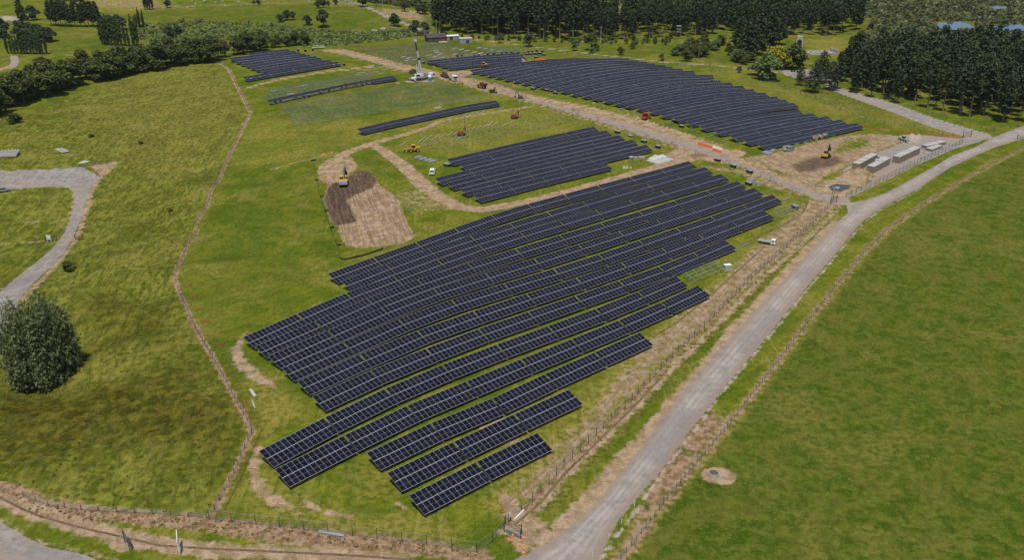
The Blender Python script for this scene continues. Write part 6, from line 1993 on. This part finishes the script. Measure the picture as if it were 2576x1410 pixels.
for i, (u, v, s_) in enumerate(((365, 24, .9), (371, 24, 1.0), (377, 24, .95), (384, 23, 1.0))):
    plant('poplar_tree', POP[i % 4], P(u, v), 'slim dark poplar standing in a group of four on the far brown hill', 'poplars on the far brown hill', s_)
DARKB = [broad(170 + i, 12, 11, 13, L_PINE, 2.2, .8, .2) for i in range(3)]
far_trees = [(55, 100, 1.0, 'dark'), (75, 102, .9, 'dark'), (98, 106, 1.0, 'dark'), (112, 104, .8, 'dark'), (60, 62, .7, 'dark'), (85, 50, .9, 'dark'), (5, 95, 1.1, 'dark'), (-12, 90, 1.2, 'dark'), (128, 104, .8, 'dark'),
             (130, 64, .95, 'pine'), (142, 65, 1.0, 'pine'), (155, 66, 1.0, 'pine'), (166, 66, .9, 'pine'), (178, 67, .85, 'pine'), (190, 67, .9, 'pine'), (205, 67, .85, 'pine'), (214, 67, .9, 'pine'), (224, 67, .95, 'pine'), (236, 67, .95, 'pine'), (247, 67, .95, 'pine'),
             (275, 72, .8, 'dark'), (295, 73, .8, 'dark'), (310, 74, .7, 'dark'), (255, 62, .6, 'dark'), (57, 60, 1.0, 'pine'),
             (815, 68, 1.0, 'dark'), (705, 55, .5, 'dark'), (722, 50, .6, 'dark'), (738, 50, .5, 'dark'), (775, 62, .6, 'dark'), (913, 16, .95, 'dark'), (948, 15, .5, 'dark'), (800, 20, .55, 'dark'), (814, 18, .6, 'dark'), (826, 17, .4, 'dark'), (845, 12, .4, 'dark'),
             (992, 66, .75, 'dark'), (1018, 28, .8, 'dead'), (1065, 35, .7, 'dark'), (1052, 32, .4, 'dark'), (640, 13, .35, 'dark'), (650, 12, .4, 'dark'), (422, 18, .5, 'dark'), (160, 18, .7, 'dark'), (185, 16, .8, 'dark'), (205, 10, .8, 'dark'), (220, 6, .8, 'dark'),
             (428, 95, .7, 'dark'), (448, 90, .6, 'dark'), (1068, 76, .5, 'dark'), (1045, 80, .7, 'dark'), (1075, 80, .45, 'dark')]
kinds = {'dark': 'dark rounded tree', 'pine': 'dark pine', 'dead': 'bare brown tree'}
for i, (u, v, s_, kd) in enumerate(far_trees):
    pr = DARKB[i % 3] if kd == 'dark' else (PINES[i % 5] if kd == 'pine' else dead)
    where = ('in the valley at the far left' if u < 130 else 'in the far left shelter belt' if u < 330 else 'in the far fields behind the hedgerow' if u < 780 else 'by the far lane and scrub')
    plant('far_tree', pr, P(u, v), f'{kinds[kd]} {where}', f'{kinds[kd]}s {where}', s_ * (.75 if kd == 'pine' else 1))
# single trees round the hill block
MIDB = [broad(190 + i, 8, 8, 12, L_BROAD, 2.6, .6, .14) for i in range(3)]
LITB = [broad(200 + i, 8, 8.5, 12, L_LIGHT, 2.8, .6, .12) for i in range(2)]
GRYB = [broad(210 + i, 8, 8, 12, L_GREY, 2.6, .55, .2) for i in range(2)]
for lb, u, v, pr, s_ in (('grey-leaved tree with bare trunk on the bank behind the crane block', 1331, 117, GRYB[0], 1.1), ('small grey-green tree beside the lane left of the grey-leaved tree', 1258, 108, GRYB[1], .8),
                         ('dark bushy tree on the green bank behind the hill block', 1488, 126, MIDB[0], 1.35), ('small round grey-green tree left of the dark bushy tree', 1444, 128, GRYB[1], .8), ('light bush in front of the dark bushy tree', 1490, 133, LITB[0], .5),
                         ('round dark small tree behind the middle of the hill block', 1561, 138, MIDB[1], .62), ('slim small tree on the bank near the power pole', 1592, 122, MIDB[2], .55), ('small dark tree beside the lane at the hill fence', 1664, 152, MIDB[0], .5),
                         ('bright green willow beside the lane below the golden tree', 1928, 200, LITB[1], 1.75), ('second bright green willow at the lane side', 1908, 190, LITB[0], 1.2), ('young pale tree in front of the dark thicket', 1860, 182, GRYB[0], .45),
                         ('dark olive tree right of the golden tree', 1992, 172, MIDB[1], 1.75), ('dark olive tree in front of the ruin', 2014, 172, MIDB[2], 1.2), ('small round tree on the meadow right of the ruin', 2142, 110, MIDB[0], .6),
                         ('round shrub tree on the far bank by the lookout', 1690, 96, MIDB[1], .6), ('silver willow behind the thicket', 1770, 86, GRYB[0], 1.3), ('second silver willow behind the thicket', 1792, 84, GRYB[1], 1.1), ('light green tree beside the silver willow', 1850, 105, LITB[0], .8)):
    plant('field_tree', pr, P(u, v), lb, None, s_)
plant('golden_tree', broad(220, 10, 11, 16, L_YEL, 2.2, .75, .12), P(1952, 172), 'golden yellow conifer in front of the dark cypresses', None, 1.2)
th = scatter([(1700, 140), (1720, 115), (1760, 100), (1800, 105), (1850, 115), (1880, 140), (1900, 160), (1860, 165), (1820, 130), (1790, 125), (1770, 150), (1730, 158)], 4.5, 34)
for i, (x, y) in enumerate(th):
    plant('thicket_tree', (MIDB + LITB[:1])[i % 4] if i % 5 else MIDB[0], G(x, y), 'dark green bushy tree in the thicket behind the hill block', 'bushy trees of the thicket', random.uniform(.6, 1.0))
bk = scatter([(1110, 92), (1300, 101), (1500, 107), (1680, 100), (1690, 112), (1600, 112), (1400, 106), (1150, 99)], 5.0, 46)
for i, (x, y) in enumerate(bk):
    plant('bank_shrub', (MIDB + LITB)[i % 5], G(x, y), 'low rounded shrub along the foot of the centre pines', 'shrubs along the foot of the pines', random.uniform(.28, .48), None, 'shrub')
# the large bush-tree at the left edge and small shrubs on the slope
r = np.random.default_rng(300)
lob = []
for st in range(26):                                                     # many upright stems make the clump
    a, rr = r.uniform(0, 6.28), 5.6 * math.sqrt(r.uniform(0, 1))
    top = r.uniform(10.0, 19.0) * (1 - .12 * (rr / 5.6) ** 2)
    for z in np.arange(.9, top, 1.55):
        q_ = z / top
        w_ = 1.45 * (1 - .72 * q_ ** 2) + .2
        lob.append((rr * math.cos(a) * (1 + .12 * q_) + r.uniform(-.4, .4), rr * math.sin(a) * (1 + .12 * q_) + r.uniform(-.4, .4), z, w_))
crown = lobe_cloud(lob, 3.4, .26, r, 1.5, 2.2)
tw = []
for i in range(1500):                                                   # whippy upright shoots all over the clump
    a, f = r.uniform(0, 6.28), r.uniform(.05, 1)
    rr = 6.7 * (1.0 - .35 * f ** 2.4) * math.sqrt(r.uniform(.1, 1.1))
    b0 = np.array((rr * math.cos(a), rr * math.sin(a), .6 + 14.6 * f * r.uniform(.8, 1.1)))
    for j in range(8):
        tw.append(b0 + np.array((math.cos(a) * .10, math.sin(a) * .10, .26)) * j + r.normal(size=3) * .12)
tw = np.array(tw)
crown = np.concatenate([crown, cards(tw, np.stack([r.normal(size=len(tw)), r.normal(size=len(tw)) - .5, r.uniform(.2, 1.0, len(tw))], 1), np.full(len(tw), .24), r, 2.2)])
big = (limb_mesh('trunk', 13, .3, lob[5:60:4], r, M_BARK), quads_mesh('crown', crown, L_OLIVE))
plant('willow_clump', big, P(118, 950), 'large dense grey-green willow clump at the left edge', None, 1.08)
for lb, u, v, s_ in (('small dark shrub above the willow clump', 172, 682, .36), ('dark low shrub below the hedgerow at the left edge', 38, 310, .55), ('low shrub patch in the middle of the left slope', 355, 362, .2), ('low green shrub on the upper left slope', 230, 345, .22), ('small green shrub halfway along the left fence', 428, 532, .17)):
    plant('slope_shrub', HEDGE[1], P(u, v), lb, None, s_, .7 if s_ > .3 else .5, 'shrub')

# ------------------------------------------------------------------ masses nobody could count
def mass(name, label, spots, rad, per, size, leaf, squash=.7, nq=34):
    r = np.random.default_rng(len(spots) + 5)
    n = len(spots)
    sp = np.array(spots)
    z = terrain(sp[:, 0], sp[:, 1])
    rd = r.uniform(rad[0], rad[1], n) * np.where(r.uniform(size=n) < .12, 1.5, 1.0)
    d = r.normal(size=(n, nq, 3))
    d /= np.linalg.norm(d, axis=2, keepdims=True)
    d[..., 2] = np.abs(d[..., 2])
    c = np.stack([sp[:, 0], sp[:, 1], z + rd * .12], 1)[:, None, :] + d * rd[:, None, None] * r.uniform(.7, 1.05, (n, nq, 1)) * np.array((1, 1, squash))
    vs = cards(c.reshape(-1, 3), d.reshape(-1, 3) + np.array((0, 0, .3)), np.repeat(rd * size, nq), r)
    o = link(name, quads_mesh(name, vs, leaf))
    o['label'] = label
    o['kind'] = 'stuff'
    return o
POND_KEEP = [[(2340, 54), (2460, 52), (2465, 80), (2355, 80)], [(2480, 60), (2660, 60), (2640, 84), (2500, 86)], [(2462, 14), (2540, 14), (2540, 27), (2462, 27)]]
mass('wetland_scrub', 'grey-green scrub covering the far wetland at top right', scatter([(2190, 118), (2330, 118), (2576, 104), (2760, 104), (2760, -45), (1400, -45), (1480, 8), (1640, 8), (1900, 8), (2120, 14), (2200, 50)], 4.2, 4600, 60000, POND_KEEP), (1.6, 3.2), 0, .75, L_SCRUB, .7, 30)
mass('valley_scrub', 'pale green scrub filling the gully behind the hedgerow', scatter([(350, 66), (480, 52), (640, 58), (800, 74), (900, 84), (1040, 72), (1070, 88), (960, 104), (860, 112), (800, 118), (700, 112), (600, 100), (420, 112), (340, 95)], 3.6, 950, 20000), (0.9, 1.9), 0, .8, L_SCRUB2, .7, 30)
mass('far_bush', 'dark green bush along the top edge beyond the lane', scatter([(1000, 15), (1095, 30), (1100, -40), (900, -40), (930, 5)], 4.2, 420, 9000), (2.4, 3.8), 0, .75, L_BROAD, .85, 30)

def tufts(name, label, spots, hgt, wid, leaf, blades=5):
    r = np.random.default_rng(77)
    n = len(spots)
    sp = np.array(spots)
    z = terrain(sp[:, 0], sp[:, 1]) + 0.02
    a = r.uniform(0, 6.28, (n, blades))
    hh_ = r.uniform(hgt[0], hgt[1], (n, 1)) * r.uniform(.7, 1.2, (n, blades))
    ww = r.uniform(wid[0], wid[1], (n, 1)) * r.uniform(.6, 1.2, (n, blades))
    base = np.stack([sp[:, 0], sp[:, 1], z - .1], 1)[:, None, :]
    out = np.stack([np.cos(a), np.sin(a), np.zeros_like(a)], -1)
    sd_ = np.stack([-np.sin(a), np.cos(a), np.zeros_like(a)], -1)
    up = np.array((0, 0, 1.0))
    p0 = base + out * .05 - sd_ * ww[..., None] * .5
    p1 = base + out * .05 + sd_ * ww[..., None] * .5
    p2 = base + out * ww[..., None] * .9 + sd_ * ww[..., None] * .6 + up * hh_[..., None]
    p3 = base + out * ww[..., None] * .9 - sd_ * ww[..., None] * .6 + up * hh_[..., None]
    vs = np.stack([p0, p1, p2, p3], 2).reshape(-1, 3)
    o = link(name, quads_mesh(name, vs, leaf))
    o['label'] = label
    o['kind'] = 'stuff'
VALK = VAL_O + [(-140, 960)]
tufts('tussock_grass', 'rough tussock grass tufts over the left slope', scatter([(600, 260), (560, 430), (435, 705), (500, 850), (595, 1020), (628, 1085), (520, 1300), (300, 1285), (120, 1262), (0, 1205), (-120, 1150), (-120, 960), (60, 800), (150, 690), (230, 520), (260, 450), (120, 330), (300, 220), (540, 165)], 1.2, 3200, 30000), (.1, .26), (.2, .5), L_SEDGE)
tufts('verge_grass', 'dry grass tufts along the fences and road verges', scatter([(1345, 1262), (1510, 1088), (1668, 925), (1890, 702), (2060, 545), (2090, 540), (1960, 690), (1760, 900), (1540, 1140), (1400, 1280), (1330, 1300)], .9, 900, 12000)
      + scatter([(0, 1225), (110, 1270), (250, 1288), (526, 1310), (860, 1350), (1215, 1392), (1215, 1405), (860, 1375), (500, 1335), (250, 1315), (100, 1300), (0, 1250)], .7, 1100, 14000), (.1, .25), (.15, .35), L_SEDGE)

# ------------------------------------------------------------------ the air
s = N('haze_air')
pv = s.n('VolumePrincipled')
pv.inputs['Color'].default_value = (0.86, 0.90, 0.96, 1)
pv.inputs['Density'].default_value = 0.000036
pv.inputs['Anisotropy'].default_value = 0.2
s.l(pv.outputs[0], s.out.inputs['Volume'])
o = MB().box((0, 2600, 42.5), (11400, 5800, 119)).build('haze', s.m)
o['label'] = 'thin pale haze lying over the whole valley'
o['kind'] = 'stuff'
